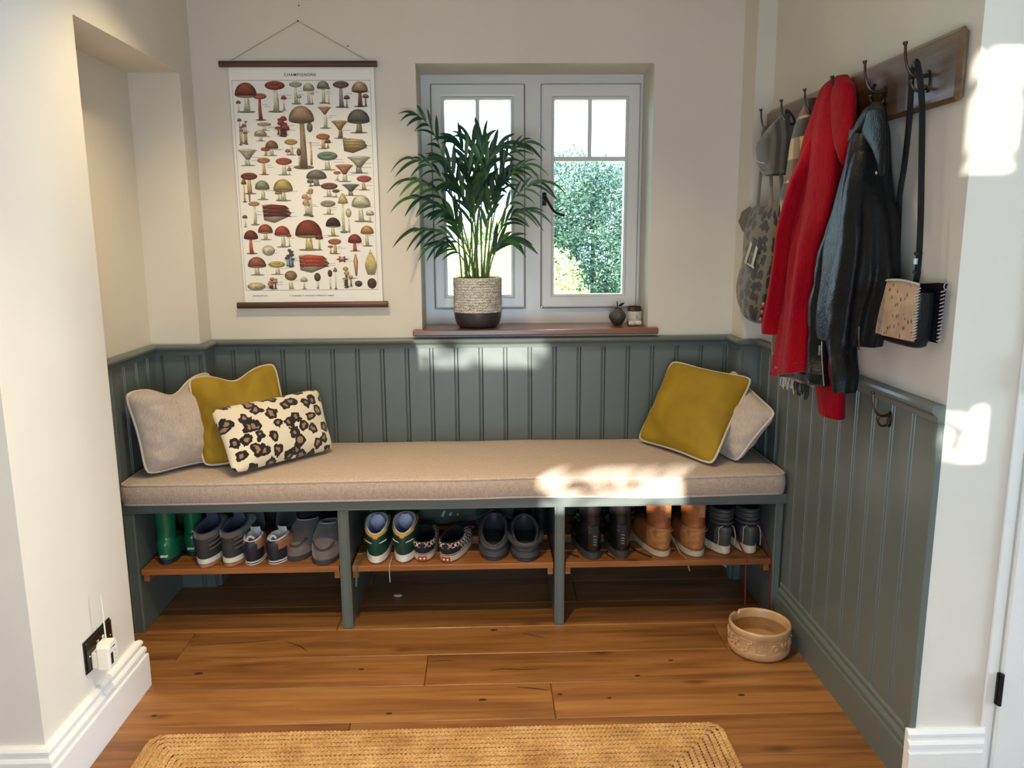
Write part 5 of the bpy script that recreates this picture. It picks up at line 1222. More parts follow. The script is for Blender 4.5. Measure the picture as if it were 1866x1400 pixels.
def foot(L, W, n, grow=0.0, heel=0.84, toe=0.9, bend=0.0):
    """footprint outline from the heel round the right side; +y is the toe"""
    pts = []
    for j in range(n):
        a = 2 * PI * j / n
        s = (1 - math.cos(a)) / 2
        hw = W / 2 * max(0.0, 1 - abs(2 * s - 1) ** 3.2) ** 0.5 * (heel + (1 - heel) * min(1, s / 0.68) if s < 0.68 else 1 - (1 - toe) * (s - 0.68) / 0.32)
        k = 1 if math.sin(a) >= 0 else -1
        x = k * (hw + grow) if 0 < j and abs(math.sin(a)) > 1e-6 else 0
        pts.append((x + bend * math.sin(PI * s), -grow + s * (L + 2 * grow)))
    return pts
def shoe(name, label, loc, rotz, L, W, top, zones, soles, lining, y0=None, ay=None, ax=None, zfront=None, dip=0.0, waist=None, group=None, n=40, heel=0.84, toe=0.9, lip=0.004, shaft=None, bend=0.0, uvk=None, puff=1.6, vpow=None):
    """zones: [(part, material, test(heel_angle 0..180, t 0..1))], last one is the rest
       soles: [(part, material, z0, z1, grow)]; waist = (z, y0, ay, ax) ring between foot and shaft"""
    t = thing(name, label, 'boot' if 'boot' in name else ('clog' if 'clog' in name else ('slipper' if 'slipper' in name else 'shoe')), loc, rotz, group)
    y0 = 0.30 * L if y0 is None else y0; ay = 0.27 * L if ay is None else ay; ax = 0.36 * W if ax is None else ax
    zf = top if zfront is None else zfront
    zs = soles[-1][3]
    F_ = foot(L, W, n, 0.0, heel, toe, bend)
    def openr(y0, ay, ax, zb, zf, dip, ins=0.0):
        return [Vector(((ax - ins) * math.sin(2 * PI * j / n), y0 - (ay - ins) * math.cos(2 * PI * j / n), zb + (zf - zb) * (1 - math.cos(2 * PI * j / n)) / 2 - dip * math.sin(2 * PI * j / n) ** 2)) for j in range(n)]
    Otop = openr(y0, ay, ax, top, zf, dip)
    mid = openr(waist[1], waist[2], waist[3], waist[0], waist[0] + (waist[4] if len(waist) > 4 else 0.0), 0) if waist else Otop
    R = []; T = []
    K = 12
    for i in range(K + 1):
        tt = i / K
        hh = tt ** puff; vv = tt ** vpow if vpow else math.sin(tt * PI / 2) ** 0.85
        bul = 0.006 * math.sin(PI * tt)
        ring = []
        for j in range(n):
            a = Vector((F_[j][0], F_[j][1], zs)); b = mid[j]
            p = Vector((a.x + (b.x - a.x) * hh, a.y + (b.y - a.y) * hh, a.z + (b.z - a.z) * vv))
            ca = 2 * PI * j / n
            p += Vector((math.sin(ca), -math.cos(ca), 0)) * bul
            p += Vector((noise.noise(p * 30), noise.noise(p * 30 + Vector((5, 5, 5))), 0)) * 0.0018
            ring.append(p)
        R.append(ring); T.append(tt * (0.55 if waist else 1.0))
    if waist:
        for i in range(1, 9):
            tt = i / 8
            R.append([mid[j].lerp(Otop[j], tt) + Vector((noise.noise(mid[j] * 20 + Vector((0, 0, tt * 3))), noise.noise(mid[j] * 20 + Vector((9, 0, tt * 3))), 0)) * 0.0025 for j in range(n)]); T.append(0.55 + 0.45 * tt)
    per = [0.0]
    for j in range(n):
        per.append(per[-1] + math.dist(F_[j], F_[(j + 1) % n]) / 0.0115)
    groups = {}
    for i in range(len(R) - 1):
        for j in range(n):
            ang = 360.0 * (j + 0.5) / n; ang = min(ang, 360 - ang)
            tm = (T[i] + T[i + 1]) / 2
            for zi, z in enumerate(zones):
                if z[2] is None or z[2](ang, tm):
                    groups.setdefault(zi, []).append((i, j)); break
    for zi, fl in groups.items():
        mb = MB(); ix = {}
        uv = []
        def vid(i, j):
            if (i, j) not in ix:
                p = R[i][j]
                off = zones[zi][3] if len(zones[zi]) > 3 else 0.0
                if off:
                    ca = 2 * PI * j / n; p = p + Vector((math.sin(ca), -math.cos(ca), 0.3)) * off
                ix[(i, j)] = len(mb.v); mb.v.append(tuple(p))
            return ix[(i, j)]
        for i, j in fl:
            mb.f.append((vid(i, j), vid(i, (j + 1) % n), vid(i + 1, (j + 1) % n), vid(i + 1, j))); mb.m.append(0)
            uv += [(per[q[1]], R[q[0]][q[1] % n].z / 0.0115) for q in ((i, j), (i, j + 1), (i + 1, j + 1), (i + 1, j))]
        me = bpy.data.meshes.new(zones[zi][0]); me.from_pydata(mb.v, [], mb.f)
        me.materials.append(zones[zi][1])
        me.polygons.foreach_set('use_smooth', [True] * len(mb.f))
        if uvk:
            ul = me.uv_layers.new(name='uv')
            ul.data.foreach_set('uv', [q * uvk for a in uv for q in a])
        link(zones[zi][0], me, t)
    # rolled lip and lining
    c_in = openr(y0, ay, ax, top, zf, dip, lip)
    floor_z = zs + 0.010
    m_in = openr(waist[1], waist[2], waist[3], waist[0], waist[0], 0, 0.006) if waist else None
    bot = [Vector((F_[j][0] * 0.8, max(F_[j][1], 0.012) if F_[j][1] < y0 else min(F_[j][1], y0 + ay * 1.25), floor_z)) for j in range(n)]
    top2 = [p + Vector((0, 0, 0.003)) for p in openr(y0, ay, ax, top, zf, dip, lip * 0.45)]
    rr = [Otop, top2, c_in] + ([m_in] if m_in else []) + [[a.lerp(b, 0.6) for a, b in zip(m_in or c_in, bot)], bot]
    MB().loft(rr, True, False, True).build('lining', lining, t, angle=70)
    for part, mt, z0, z1, g in soles:
        o1 = foot(L, W, n, g, heel, toe, bend); o0 = foot(L, W, n, g - 0.003, heel, toe, bend)
        MB().loft([[(x, y, z0) for x, y in o0], [(x, y, z0 + 0.002) for x, y in o1], [(x, y, z1 - 0.002) for x, y in o1], [(x, y, z1) for x, y in o0]], True, True, True).build(part, mt, t, angle=50)
    return t
SHZ = SZ + 0.0006
def lace(parent, pts, mat, r=0.0022, name='lace', flat=1.0):
    return MB().tube(smooth_path(pts, 6), r, 6, flat=flat).build(name, mat, parent)

# 1 green wellingtons
for x, y, who in ((-1.168, -0.472, 'green rubber wellington boot at the far left of the shelf, nearer one'), (-1.098, -0.40, 'green rubber wellington boot set slightly back beside its pair')):
    w = shoe('wellington_boot', who, (x, y, SHZ), 0.05, 0.19, 0.073, 0.205, [('upper', S['well'], None)], [('sole', S['wellsole'], 0, 0.016, 0.002)], S['black'], y0=0.042, ay=0.040, ax=0.035, waist=(0.085, 0.042, 0.037, 0.031), heel=0.9, lip=0.002, group='wellington boots')
    MB().box(-0.013, 0.013, -0.0055, 0.004, 0.028, 0.036, c=0.001).build('heel_label', S['white'], w, smooth=False)
# 2 grey high-top trainers
for k, (x, y, r) in enumerate(((-1.015, -0.512, 0.02), (-0.928, -0.504, -0.05))):
    g = shoe('high_top_shoe', ('grey suede high-top with white and gum sole, left of its pair' if k == 0 else 'grey suede high-top with white and gum sole, right of its pair'), (x, y, SHZ), r, 0.285, 0.096, 0.125,
         [('heel_strip', S['gdark'], lambda a, t: a < 22 and t < 0.62, 0.0012), ('collar', S['gsuede'], lambda a, t: t > 0.62), ('upper', S['gdark'], None)], [('outsole', S['gum'], 0, 0.014, 0.001), ('midsole', S['white'], 0.014, 0.034, 0.002)], S['bluelin'],
         y0=0.082, ay=0.080, ax=0.043, zfront=0.138, dip=0.0, group='grey high-tops', lip=0.009)
    MB().loft([[(s * 0.022 * (1 - 0.25 * (q / 5) ** 2), 0.150 - 0.008 * q + 0.004 * abs(s), 0.10 + 0.016 * q) for s in (-1, -0.5, 0, 0.5, 1)] for q in range(6)], closed=False).build('tongue', S['bluelin'], g)
    for z in (0.062, 0.078, 0.094):
        MB().tube([(0.049 * math.sin(a) * (1 - 0.9 * (z - 0.06)), 0.062 - 0.064 * math.cos(a), z + 0.012 * a) for a in [0.5 + 0.12 * i for i in range(12)]], 0.0022, 5).build('overlay_line', S['gsuede'], g)
# 3 toddler boots
for k, (x, y, r) in enumerate(((-0.852, -0.497, 0.0), (-0.778, -0.492, -0.30))):
    g = shoe('toddler_boot', ('small navy and brown toddler boot standing straight' if k == 0 else 'small navy and brown toddler boot turned outward'), (x, y, SHZ), r, 0.145, 0.07, 0.088,
         [('heel_counter', S['navy'], lambda a, t: a < 42 - 16 * t or (a < 75 and t < 0.34), 0.001), ('cuff', S['fleece'], lambda a, t: t > 0.93), ('upper', S['kbrown'], None)], [('outsole', S['white'], 0, 0.006, 0.001), ('sole_line', S['navy'], 0.006, 0.0085, 0.0), ('foxing', S['white'], 0.0085, 0.016, 0.0012)], S['fleece'],
         y0=0.05, ay=0.046, ax=0.032, zfront=0.098, dip=-0.004, group='toddler boots', lip=0.006)
    MB().loft([[(s * 0.018, 0.088 + 0.006 * abs(s) - 0.003 * q, 0.07 + 0.010 * q) for s in (-1, -0.5, 0, 0.5, 1)] for q in range(6)], closed=False).build('tongue', S['fleece'], g)
    MB().tube(smooth_path([(-0.017, 0.012, 0.05), (-0.012, 0.02, 0.095), (0.0, 0.02, 0.103), (0.012, 0.02, 0.095)], 4), 0.004, 6).build('padding', S['fleece'], g)
# 4 grey moccasin slippers, toes to the front
for k, (x, y, r) in enumerate(((-0.706, -0.462, PI - 0.06), (-0.594, -0.503, PI + 0.03))):
    L = 0.265
    co, sn = math.cos(r), math.sin(r)
    hx, hy = x - (-sn) * L, y - co * L
    g = shoe('moccasin_slipper', ('grey suede moccasin slipper set back beside the toddler boots' if k == 0 else 'grey suede moccasin slipper pointing forward beside the bench post'), (hx, hy, SHZ), r, L, 0.103, 0.085,
         [('apron', S['slip'], lambda a, t: a > 118 and t > 0.42, 0.0012), ('upper', S['slip'], None)], [('sole', S['slipsole'], 0, 0.018, 0.003)], S['fleece'],
         y0=0.072, ay=0.064, ax=0.04, zfront=0.108, dip=0.0, group='moccasin slippers', lip=0.007, toe=0.95, puff=1.25, vpow=0.72)
    seam = []
    for i in range(25):
        a = math.radians(112 + 136 * i / 24); s = (1 - math.cos(a)) / 2
        seam.append((0.040 * math.sin(a) * 1.05, 0.20 - 0.052 * math.cos(a), 0.052 + 0.024 * (1 - abs(math.cos(a)) ** 2)))
    MB().tube(smooth_path(seam, 3), 0.0026, 5).build('seam', S['gdark'], g)
# 5 green high-tops with yellow collars
for k, (x, y, r) in enumerate(((-0.402, -0.505, 0.03), (-0.306, -0.500, -0.03))):
    g = shoe('skate_high_top', ('dark green high-top with yellow collar and white sole, beside the post' if k == 0 else 'dark green high-top with yellow collar, next to the checked slip-ons'), (x, y, SHZ), r, 0.275, 0.088, 0.112,
         [('collar', S['yellow'], lambda a, t: t > 0.60 + a / 500 and a < 120, 0.0015), ('heel_counter', S['dgreen'], lambda a, t: a < 60 and t < 0.4, 0.0012), ('upper', S['dgreen'], None)], [('outsole', S['gum'], 0, 0.005, 0.0), ('midsole', S['white'], 0.005, 0.032, 0.002)], S['palelin'],
         y0=0.078, ay=0.076, ax=0.042, zfront=0.142, dip=-0.012, group='green high-tops', lip=0.008)
    for s in (-1, 1):
        MB().tube([(s * 0.0445 * math.sin(a), 0.062 - 0.0655 * math.cos(a), 0.079 + 0.006 * a) for a in [0.28 + 0.1 * i for i in range(8)]], 0.0018, 5).build('trim_line', S['white'], g)
    MB().loft([[(s * 0.027 * math.sin(PI * (0.18 + 0.14 * q)), 0.120 - 0.006 * q + 0.010 * s * s, 0.085 + 0.014 * q) for s in (-1, -0.6, 0, 0.6, 1)] for q in range(6)], closed=False).build('tongue', S['palelin'], g)
# 6 checked slip-on skate shoes
for k, (x, y, r) in enumerate(((-0.236, -0.487, -0.03), (-0.150, -0.500, -0.27))):
    g = shoe('skate_shoe', ('black and white checked slip-on shoe standing straight' if k == 0 else 'black and white checked slip-on shoe turned towards the clogs'), (x, y, SHZ), r, 0.25, 0.09, 0.072,
         [('heel_counter', S['black'], lambda a, t: a < 55 and t < 0.36, 0.0015), ('back_strap', S['black'], lambda a, t: a < 7 and t < 0.9, 0.001), ('toe_cap', S['navy'], lambda a, t: a > 140, 0.001), ('upper', S['check'], None)],
         [('outsole', S['gum'], 0, 0.003, 0.0), ('foxing', S['offwhite'], 0.003, 0.026, 0.002), ('stripe', S['black'], 0.026, 0.0285, 0.0015), ('welt', S['white'], 0.0285, 0.031, 0.0018)], S['black'],
         y0=0.076, ay=0.074, ax=0.041, zfront=0.085, dip=0.006, group='checked slip-ons', uvk=1.0, lip=0.005)
    hl = MB().box(-0.016, 0.016, -0.0048, 0.002, 0.006, 0.0225, c=0.001).build('heel_label', S['red'], g, smooth=False)
    for s in (-0.007, 0.007):
        MB().sphere((s, -0.0045, 0.0135), 0.0045, 10, 6, (1, 0.3, 0.9)).build('label_mark', S['white'], hl)
# 7 foam clogs
for k, (x, y, r) in enumerate(((0.022, -0.492, -0.03), (0.140, -0.508, 0.0))):
    g = shoe('foam_clog', ('dark grey foam clog with an open back' if k == 0 else 'dark grey foam clog with its strap round the heel'), (x, y, SHZ), r, 0.26, 0.112, 0.054,
         [('upper', S['clog'], None)], [('outsole', S['clogdark'], 0, 0.014, 0.001), ('midsole', S['clog'], 0.014, 0.036, 0.004)], S['clogdark'],
         y0=0.092, ay=0.086, ax=0.046, zfront=0.115, dip=-0.004, group='foam clogs', heel=0.92, toe=0.98, lip=0.006)
    MB().tube([(0.047 * math.sin(a), 0.092 - 0.087 * math.cos(a), 0.0565 + 0.061 * (1 - math.cos(a)) / 2 + 0.004 * math.sin(a) ** 2) for a in [2 * PI * i / 40 for i in range(40)]], 0.0042, 6, closed=True).build('rim', S['clog'], g)
    if k == 1:
        MB().tube([(0.060 * math.sin(a), 0.075 - 0.083 * math.cos(a), 0.066 + 0.014 * (1 - math.cos(a))) for a in [-1.75 + 3.5 * i / 30 for i in range(31)]], 0.0095, 8, flat=0.35, upv=(0, -1, 0.01)).build('heel_strap', S['clog'], g)
    else:
        MB().tube([(0.062 * math.sin(a), 0.105 - 0.03 * math.cos(a) + 0.105 * (1 - abs(math.sin(a))), 0.105 + 0.03 * math.cos(a * 0.5)) for a in [-1.55 + 3.1 * i / 30 for i in range(31)]], 0.008, 8, flat=0.4).build('heel_strap', S['clogdark'], g)
    for s in (-1, 1):
        MB().sphere((s * 0.058, 0.118, 0.066), 0.008, 10, 6, (0.5, 1, 1)).build('rivet', S['clog'], g)
# 8 black leather boots
for k, (x, y, r) in enumerate(((0.388, -0.500, 0.10), (0.492, -0.490, -0.02))):
    g = shoe('lace_up_boot', ('black leather lace-up boot nearest the bench post' if k == 0 else 'black leather lace-up boot standing beside the rust brown boots'), (x, y, SHZ), r, 0.27, 0.088, 0.208,
         [('heel_panel', S['blackl'], lambda a, t: a < 28 and t < 0.8, 0.0015), ('upper', S['blackl'], None)], [('heel_block', S['dirty'], 0, 0.03, 0.002), ('welt', S['blackl'], 0.03, 0.036, 0.004)], S['black'],
         y0=0.06, ay=0.056, ax=0.043, waist=(0.115, 0.064, 0.060, 0.038), group='black boots', lip=0.003, heel=0.8)
    MB().tube(smooth_path([(-0.002, -0.003, 0.05), (0.001, -0.005, 0.09), (0.0, 0.0, 0.13)], 5), 0.012, 8, flat=0.12, upv=(0, -1, 0)).build('heel_tab', S['black'], g)
    for z in (0.06, 0.07, 0.08, 0.092):
        MB().tube([(-0.006, -0.0062, z), (0.0, -0.0068, z + 0.003), (0.006, -0.0062, z - 0.002)], 0.0009, 4).build('tab_stitching', S['seam'], g)
    for i, z in enumerate((0.13, 0.15, 0.17, 0.19)):
        MB().tube(smooth_path([((-1 if k == 0 else 1) * 0.043, 0.07 + 0.004 * i, z), ((-1 if k == 0 else 1) * 0.052, 0.075, z + 0.004), ((-1 if k == 0 else 1) * 0.043, 0.088, z + 0.008)], 4), 0.0022, 5).build('eyelet', M['chrome'], g)
lace(None, [(0.30, -0.44, SZ + 0.003), (0.315, -0.455, SZ + 0.003), (0.335, -0.47, SZ + 0.003)], S['black'], 0.003, 'boot_lace')
tag(bpy.data.objects['boot_lace'], 'loose black boot lace lying on the shelf by the bench post', 'lace')
_l = lace(None, [(0.45, -0.42, SZ + 0.003), (0.44, -0.45, SZ + 0.003), (0.455, -0.478, SZ + 0.003), (0.462, -0.50, SZ + 0.003)], S['black'], 0.0025, 'boot_lace')
tag(_l, 'loose black boot lace lying between the black boots', 'lace')
_l = lace(None, [(0.545, -0.40, SZ + 0.003), (0.565, -0.44, SZ + 0.003), (0.60, -0.485, SZ + 0.003)], S['black'], 0.003, 'boot_lace')
tag(_l, 'loose black lace lying beside the rust brown boots', 'lace')
# 9 rust brown boots
for k, (x, y, r) in enumerate(((0.648, -0.482, 0.16), (0.770, -0.486, 0.06))):
    g = shoe('leather_boot', ('rust brown leather boot with scuffed heel, beside the black boots' if k == 0 else 'rust brown leather boot with scuffed heel, beside the charcoal high-tops'), (x, y, SHZ), r, 0.28, 0.096, 0.206,
         [('heel_counter', S['tanpale'], lambda a, t: a < 62 and t < 0.47, 0.0015), ('upper', S['tan'], None)], [('sole', S['bone'], 0, 0.022, 0.004), ('welt', S['tan'], 0.022, 0.029, 0.002)], S['black'],
         y0=0.062, ay=0.060, ax=0.044, waist=(0.11, 0.066, 0.064, 0.041), group='rust brown boots', lip=0.003, heel=0.86)
    MB().tube(smooth_path([(0.0, -0.004, 0.034), (0.0, -0.0075, 0.07), (0.0, -0.003, 0.112)], 5), 0.0016, 5).build('back_seam', S['tanpale'], g)
    MB().box(-0.002, 0.022, -0.001, 0.004, 0.15, 0.20, c=0.001).build('pull_tab', S['tanpale'], g, smooth=False)
    MB().tube([(0.047 * math.sin(a), 0.05 - 0.056 * math.cos(a), 0.098 + 0.004 * math.cos(3 * a)) for a in [-1.3 + 2.6 * i / 24 for i in range(25)]], 0.0018, 5).build('counter_seam', S['tanpale'], g)
    if k == 0:
        lace(g, [(0.03, 0.12, 0.10), (0.062, 0.10, 0.05), (0.068, 0.02, 0.006), (0.072, -0.034, 0.002), (0.076, -0.04, -0.02), (0.084, -0.04, -0.045)], S['laces_tan'])
# 10 charcoal high-tops
for k, (x, y, r) in enumerate(((0.880, -0.472, 0.18), (0.972, -0.472, 0.03))):
    g = shoe('canvas_high_top', ('charcoal high-top with cream sole, beside the rust brown boots' if k == 0 else 'charcoal high-top with cream sole, nearest the right end of the bench'), (x, y, SHZ), r, 0.275, 0.084, 0.172,
         [('heel_panel', S['charcoal'], lambda a, t: a < 48 and t < 0.56, 0.0012), ('padded_collar', S['charcoal'], lambda a, t: t > 0.72 and a < 100, 0.002), ('upper', S['black'], None)], [('outsole', S['gum'], 0, 0.003, 0.0), ('foxing', S['offwhite'], 0.003, 0.033, 0.0025)], S['black'],
         y0=0.058, ay=0.056, ax=0.040, waist=(0.105, 0.062, 0.060, 0.038), group='charcoal high-tops', lip=0.005)
    for s in (-1, 1):
        MB().tube(smooth_path([(s * 0.034, 0.004, 0.034), (s * 0.033, -0.001, 0.07), (s * 0.030, 0.006, 0.10), (s * 0.018, 0.0, 0.112)], 5), 0.0013, 5).build('stitching', S['seam'], g)
    for z in (0.120, 0.138, 0.155, 0.168):
        MB().tube([(0.0415 * math.sin(a), 0.059 - 0.0595 * math.cos(a), z) for a in [-1.5 + 3.0 * i / 20 for i in range(21)]], 0.0052, 6).build('collar_roll', S['charcoal'], g)
    MB().loft([[(s * 0.026, 0.124 + 0.006 * abs(s) + 0.004 * q, 0.13 + 0.016 * q) for s in (-1, 0, 1)] for q in range(6)], closed=False).build('tongue', S['black'], g)
    MB().box(-0.017, 0.014, 0.118, 0.122, 0.185, 0.205, c=0.0008).build('tongue_label', S['seam'], g, smooth=False)
    s = -1 if k == 0 else 1
    if k == 0:
        lace(g, [(0.036, 0.06, 0.12), (0.050, 0.03, 0.06), (0.054, -0.045, 0.004), (0.055, -0.048, -0.03), (0.056, -0.05, -0.12), (0.058, -0.055, -0.20)], S['redlace'], 0.0032)
    else:
        lace(g, [(0.036, 0.06, 0.12), (0.056, 0.02, 0.05), (0.061, -0.02, 0.004), (0.061, -0.045, -0.03), (0.061, -0.047, -0.12), (0.061, -0.048, -0.21)], S['redlace'], 0.0032)
_l = lace(None, [(-0.455, -0.36, SZ + 0.003), (-0.462, -0.47, SZ + 0.003), (-0.468, -0.518, SZ + 0.002), (-0.470, -0.521, SZ - 0.03), (-0.474, -0.521, SZ - 0.075)], S['greenlace'], 0.004, 'loose_lace', 0.5)
tag(_l, 'green lace hanging off the middle shelf beside the post', 'lace')
_l = lace(None, [(-0.352, -0.44, SZ + 0.003), (-0.352, -0.500, SZ + 0.003), (-0.352, -0.519, SZ + 0.001), (-0.353, -0.519, SZ - 0.03), (-0.352, -0.519, SZ - 0.062)], S['seam'], 0.0018, 'loose_lace')
tag(_l, 'thin pale lace end hanging below the green high-tops', 'lace')

# back row, in the shade
def back(name, label, loc, rot, L, W, top, mu, ms, extra=None, zf=None, ml=None, **k):
    g = shoe(name, label, loc, rot, L, W, top, [('upper', mu, None)], [('sole', ms, 0, 0.024, 0.002)], ml or S['black'], zfront=zf, **k)
    if extra: extra(g)
    return g
back('camo_shoe', 'dark camouflage trainer in the back row behind the toddler boots', (-0.945, -0.13, SHZ), PI + 0.25, 0.0 + 0.26, 0.092, 0.10, S['camo'], S['black'], lambda g: [lace(g, [(0.03, 0.09, 0.12), (0.045, 0.07, 0.165), (0.02, 0.05, 0.17), (0.0, 0.09, 0.13)], S['paleg'], 0.002), lace(g, [(-0.03, 0.09, 0.12), (-0.05, 0.06, 0.17), (-0.01, 0.10, 0.12)], S['paleg'], 0.002)], 0.13)
back('camo_shoe', 'dark camouflage trainer in the back row beside the blue sandal', (-0.80, -0.11, SHZ), PI + 0.2, 0.26, 0.092, 0.10, S['camo'], S['black'], None, 0.13)
back('strap_sandal', 'dark blue shoe with a pale grey strap behind the slippers', (-0.655, -0.09, SHZ), PI - 0.35, 0.24, 0.088, 0.12, S['navy'], S['navy'], lambda g: MB().tube([(0.043 * math.sin(a), 0.15 - 0.02 * math.cos(a), 0.105 - 0.03 * abs(math.sin(a))) for a in [-1.5 + 3.0 * i / 16 for i in range(17)]], 0.014, 8, flat=0.25, upv=(0, 0.6, 0.8)).build('strap', S['paleg'], g), 0.14)
back('sport_shoe', 'dark red-tongued trainer behind the grey high-tops', (-1.05, -0.08, SHZ), PI + 0.1, 0.12, 0.08, 0.09, S['black'], S['black'], lambda g: MB().box(-0.022, 0.022, 0.05, 0.056, 0.10, 0.135, c=0.002).build('tongue', S['redlace'], g, smooth=False), 0.11)
def stripes(g):
    for q in range(3):
        MB().tube(smooth_path([(0.044, 0.085 + 0.03 * q, 0.03), (0.040, 0.098 + 0.03 * q, 0.06), (0.022, 0.115 + 0.03 * q, 0.093 - 0.006 * q)], 5), 0.0055, 6, flat=0.4, upv=(1, 0, 0.5)).build('stripe', S['stripe'], g)
back('striped_shoe', 'dark green three-striped trainer lying across the middle shelf at the back', (-0.27, -0.20, SZ + 0.045), -PI / 2 + 0.25, 0.27, 0.09, 0.09, S['forest'], S['forest'], stripes, 0.11)
back('sport_shoe', 'teal mesh trainer in the back row behind the foam clogs', (-0.05, -0.16, SHZ), -PI / 2 - 0.12, 0.27, 0.09, 0.15, S['teal'], S['navy'], None, 0.16)
def buckles(g):
    for z in (0.15, 0.18):
        MB().tube([(0.012 * math.cos(a), -0.004, z + 0.007 * math.sin(a)) for a in [2 * PI * i / 12 for i in range(12)]], 0.0016, 5, closed=True).build('buckle', M['chrome'], g)
back('ankle_boot', 'black buckled boot in the back row behind the clogs, left one', (0.145, -0.26, SHZ), 0.1, 0.22, 0.085, 0.2, S['black'], S['black'], buckles, None, y0=0.055, ay=0.05, ax=0.04, waist=(0.1, 0.06, 0.055, 0.038))
back('ankle_boot', 'black buckled boot in the back row against the bench post', (0.21, -0.26, SHZ), -0.05, 0.22, 0.055, 0.2, S['black'], S['black'], buckles, None, y0=0.055, ay=0.045, ax=0.025, waist=(0.1, 0.06, 0.05, 0.024))
back('ankle_boot', 'black boot in the back row behind the rust brown boots', (0.56, -0.21, SHZ), 0.0, 0.18, 0.085, 0.19, S['black'], S['white'], None, None, y0=0.055, ay=0.05, ax=0.04, waist=(0.1, 0.06, 0.055, 0.038))
back('low_shoe', 'dark low shoe in the back row between the rust brown boots', (0.71, -0.14, SHZ), PI, 0.12, 0.085, 0.08, S['charcoal'], S['charcoal'], None, 0.1)
# ------------------------------------------------------------------ things pushed under the shelf
def sheet(name, label, cat, pts, mat, thick=0.0015, seed=0, crumple=0.004, nu=10, nv=8):
    a, b, c, d = [Vector(p) for p in pts]
    nrm = (b - a).cross(d - a).normalized()
    def P_(u, v):
        p = a * (1 - u) * (1 - v) + b * u * (1 - v) + c * u * v + d * (1 - u) * v
        return p + nrm * crumple * noise.noise(Vector((u * 5 + seed, v * 5, seed)))
    f = [[P_(i / nu, j / nv) for i in range(nu + 1)] for j in range(nv + 1)]
    k = [[p + nrm * thick for p in r] for r in f]
    o = MB().loft([r + s[::-1] for r, s in zip(f, k)], True, True, True).build(name, mat)
    return tag(o, label, cat)
M['card'] = plain('grey_card', (110, 116, 124), 0.8, var=0.1)
M['poly'] = plain('white_polythene', (190, 192, 198), 0.4, var=0.08)
sheet('cardboard_flap', 'torn grey card leaning on the panelling below the left shelf', 'card', [(-1.20, -0.08, 0.002), (-1.04, -0.08, 0.045), (-1.03, -0.03, 0.21), (-1.2, -0.03, 0.21)], M['card'], seed=3, crumple=0.012)
sheet('plastic_bag', 'crumpled white plastic bag hanging below the right shelf', 'bag', [(0.90, -0.10, 0.10), (1.02, -0.11, 0.012), (1.025, -0.06, 0.212), (0.86, -0.06, 0.212)], M['poly'], seed=5, crumple=0.03)
cr_ = MB().sphere((0, 0, 0.006), 0.014, 10, 6, (1.3, 0.8, 0.42)).build('crumb', M['paperlabel'], loc=(-0.357, -0.265, 0))
tag(cr_, 'small pale scrap on the floor under the middle bay', 'scrap')
MB().box(-0.004, 0.010, -0.012, 0.002, 0.009, 0.0125, c=0.001).build('torn_edge', M['paperlabel'], cr_, smooth=False)

# ------------------------------------------------------------------ dog bowl
def stoneware(name, c):
    t = NT(name); co = t.coords()
    cc = lin(c)
    t.base(t.ramp(t.noise(co, 25, 5), [(0.3, tuple(x * 0.86 for x in cc[:3]) + (1,)), (0.7, tuple(min(1, x * 1.1) for x in cc[:3]) + (1,))]))
    t.set(rough=0.35, coat=0.3)
    return t.m
M['stone'] = stoneware('buff_stoneware', (198, 156, 112))
M['chip'] = plain('raw_clay', (214, 186, 150), 0.9, bump=0.6, bscale=120)
BW = (0.928, -0.716, 0.0)
bowl = thing('dog_bowl', 'buff stoneware dog bowl of water with raised lettering and a chipped rim', 'bowl', BW)
n = 96; rings = []
chip_a = math.radians(122)
prof = [(0.085, 0.0), (0.095, 0.002), (0.101, 0.010), (0.1035, 0.022), (0.1035, 0.030), (0.1005, 0.032), (0.1, 0.075), (0.1025, 0.078), (0.103, 0.096), (0.102, 0.1005), (0.0985, 0.1025), (0.0945, 0.101), (0.0925, 0.096), (0.090, 0.05), (0.085, 0.03), (0.06, 0.024)]
for i, (r, z) in enumerate(prof):
    ring = []
    for j in range(n):
        a = 2 * PI * j / n
        d = (a - chip_a + PI) % (2 * PI) - PI
        dip = 0.0
        if z > 0.09:
            dip = 0.013 * max(0, 1 - abs(d) / 0.10) ** 0.7 + 0.002 * (abs(d) < 0.12) * noise.noise(Vector((d * 40, 1, i)))
        ring.append((r * math.cos(a), r * math.sin(a), z - dip))
    rings.append(ring)
MB().loft(rings, True, True, True).build('bowl_body', M['stone'], bowl, angle=50)
ch = MB(); ch.loft([[((0.0955 + 0.0075 * s) * math.cos(chip_a + d), (0.0955 + 0.0075 * s) * math.sin(chip_a + d), 0.1008 - 0.013 * max(0, 1 - abs(d) / 0.10) ** 0.7 + 0.0006) for d in [-0.09 + 0.18 * q / 8 for q in range(9)]] for s in (-0.4, 0.2, 0.8)], closed=False)
ch.build('chip', M['chip'], bowl)
wat = bpy.data.materials.new('drinking_water'); wat.use_nodes = True
_b = wat.node_tree.nodes['Principled BSDF']
_b.inputs['Base Color'].default_value = (1, 1, 1, 1)
wat.node_tree.nodes.clear()
M['water'] = glass('drinking_water_surface', (0.92, 0.93, 0.9, 1)); bpy.data.materials.remove(wat)
MB().lathe([(0.0915, 0.072), (0.05, 0.0722), (0.001, 0.0722)], 48, cap0=False, cap1=True).build('water', M['water'], bowl)
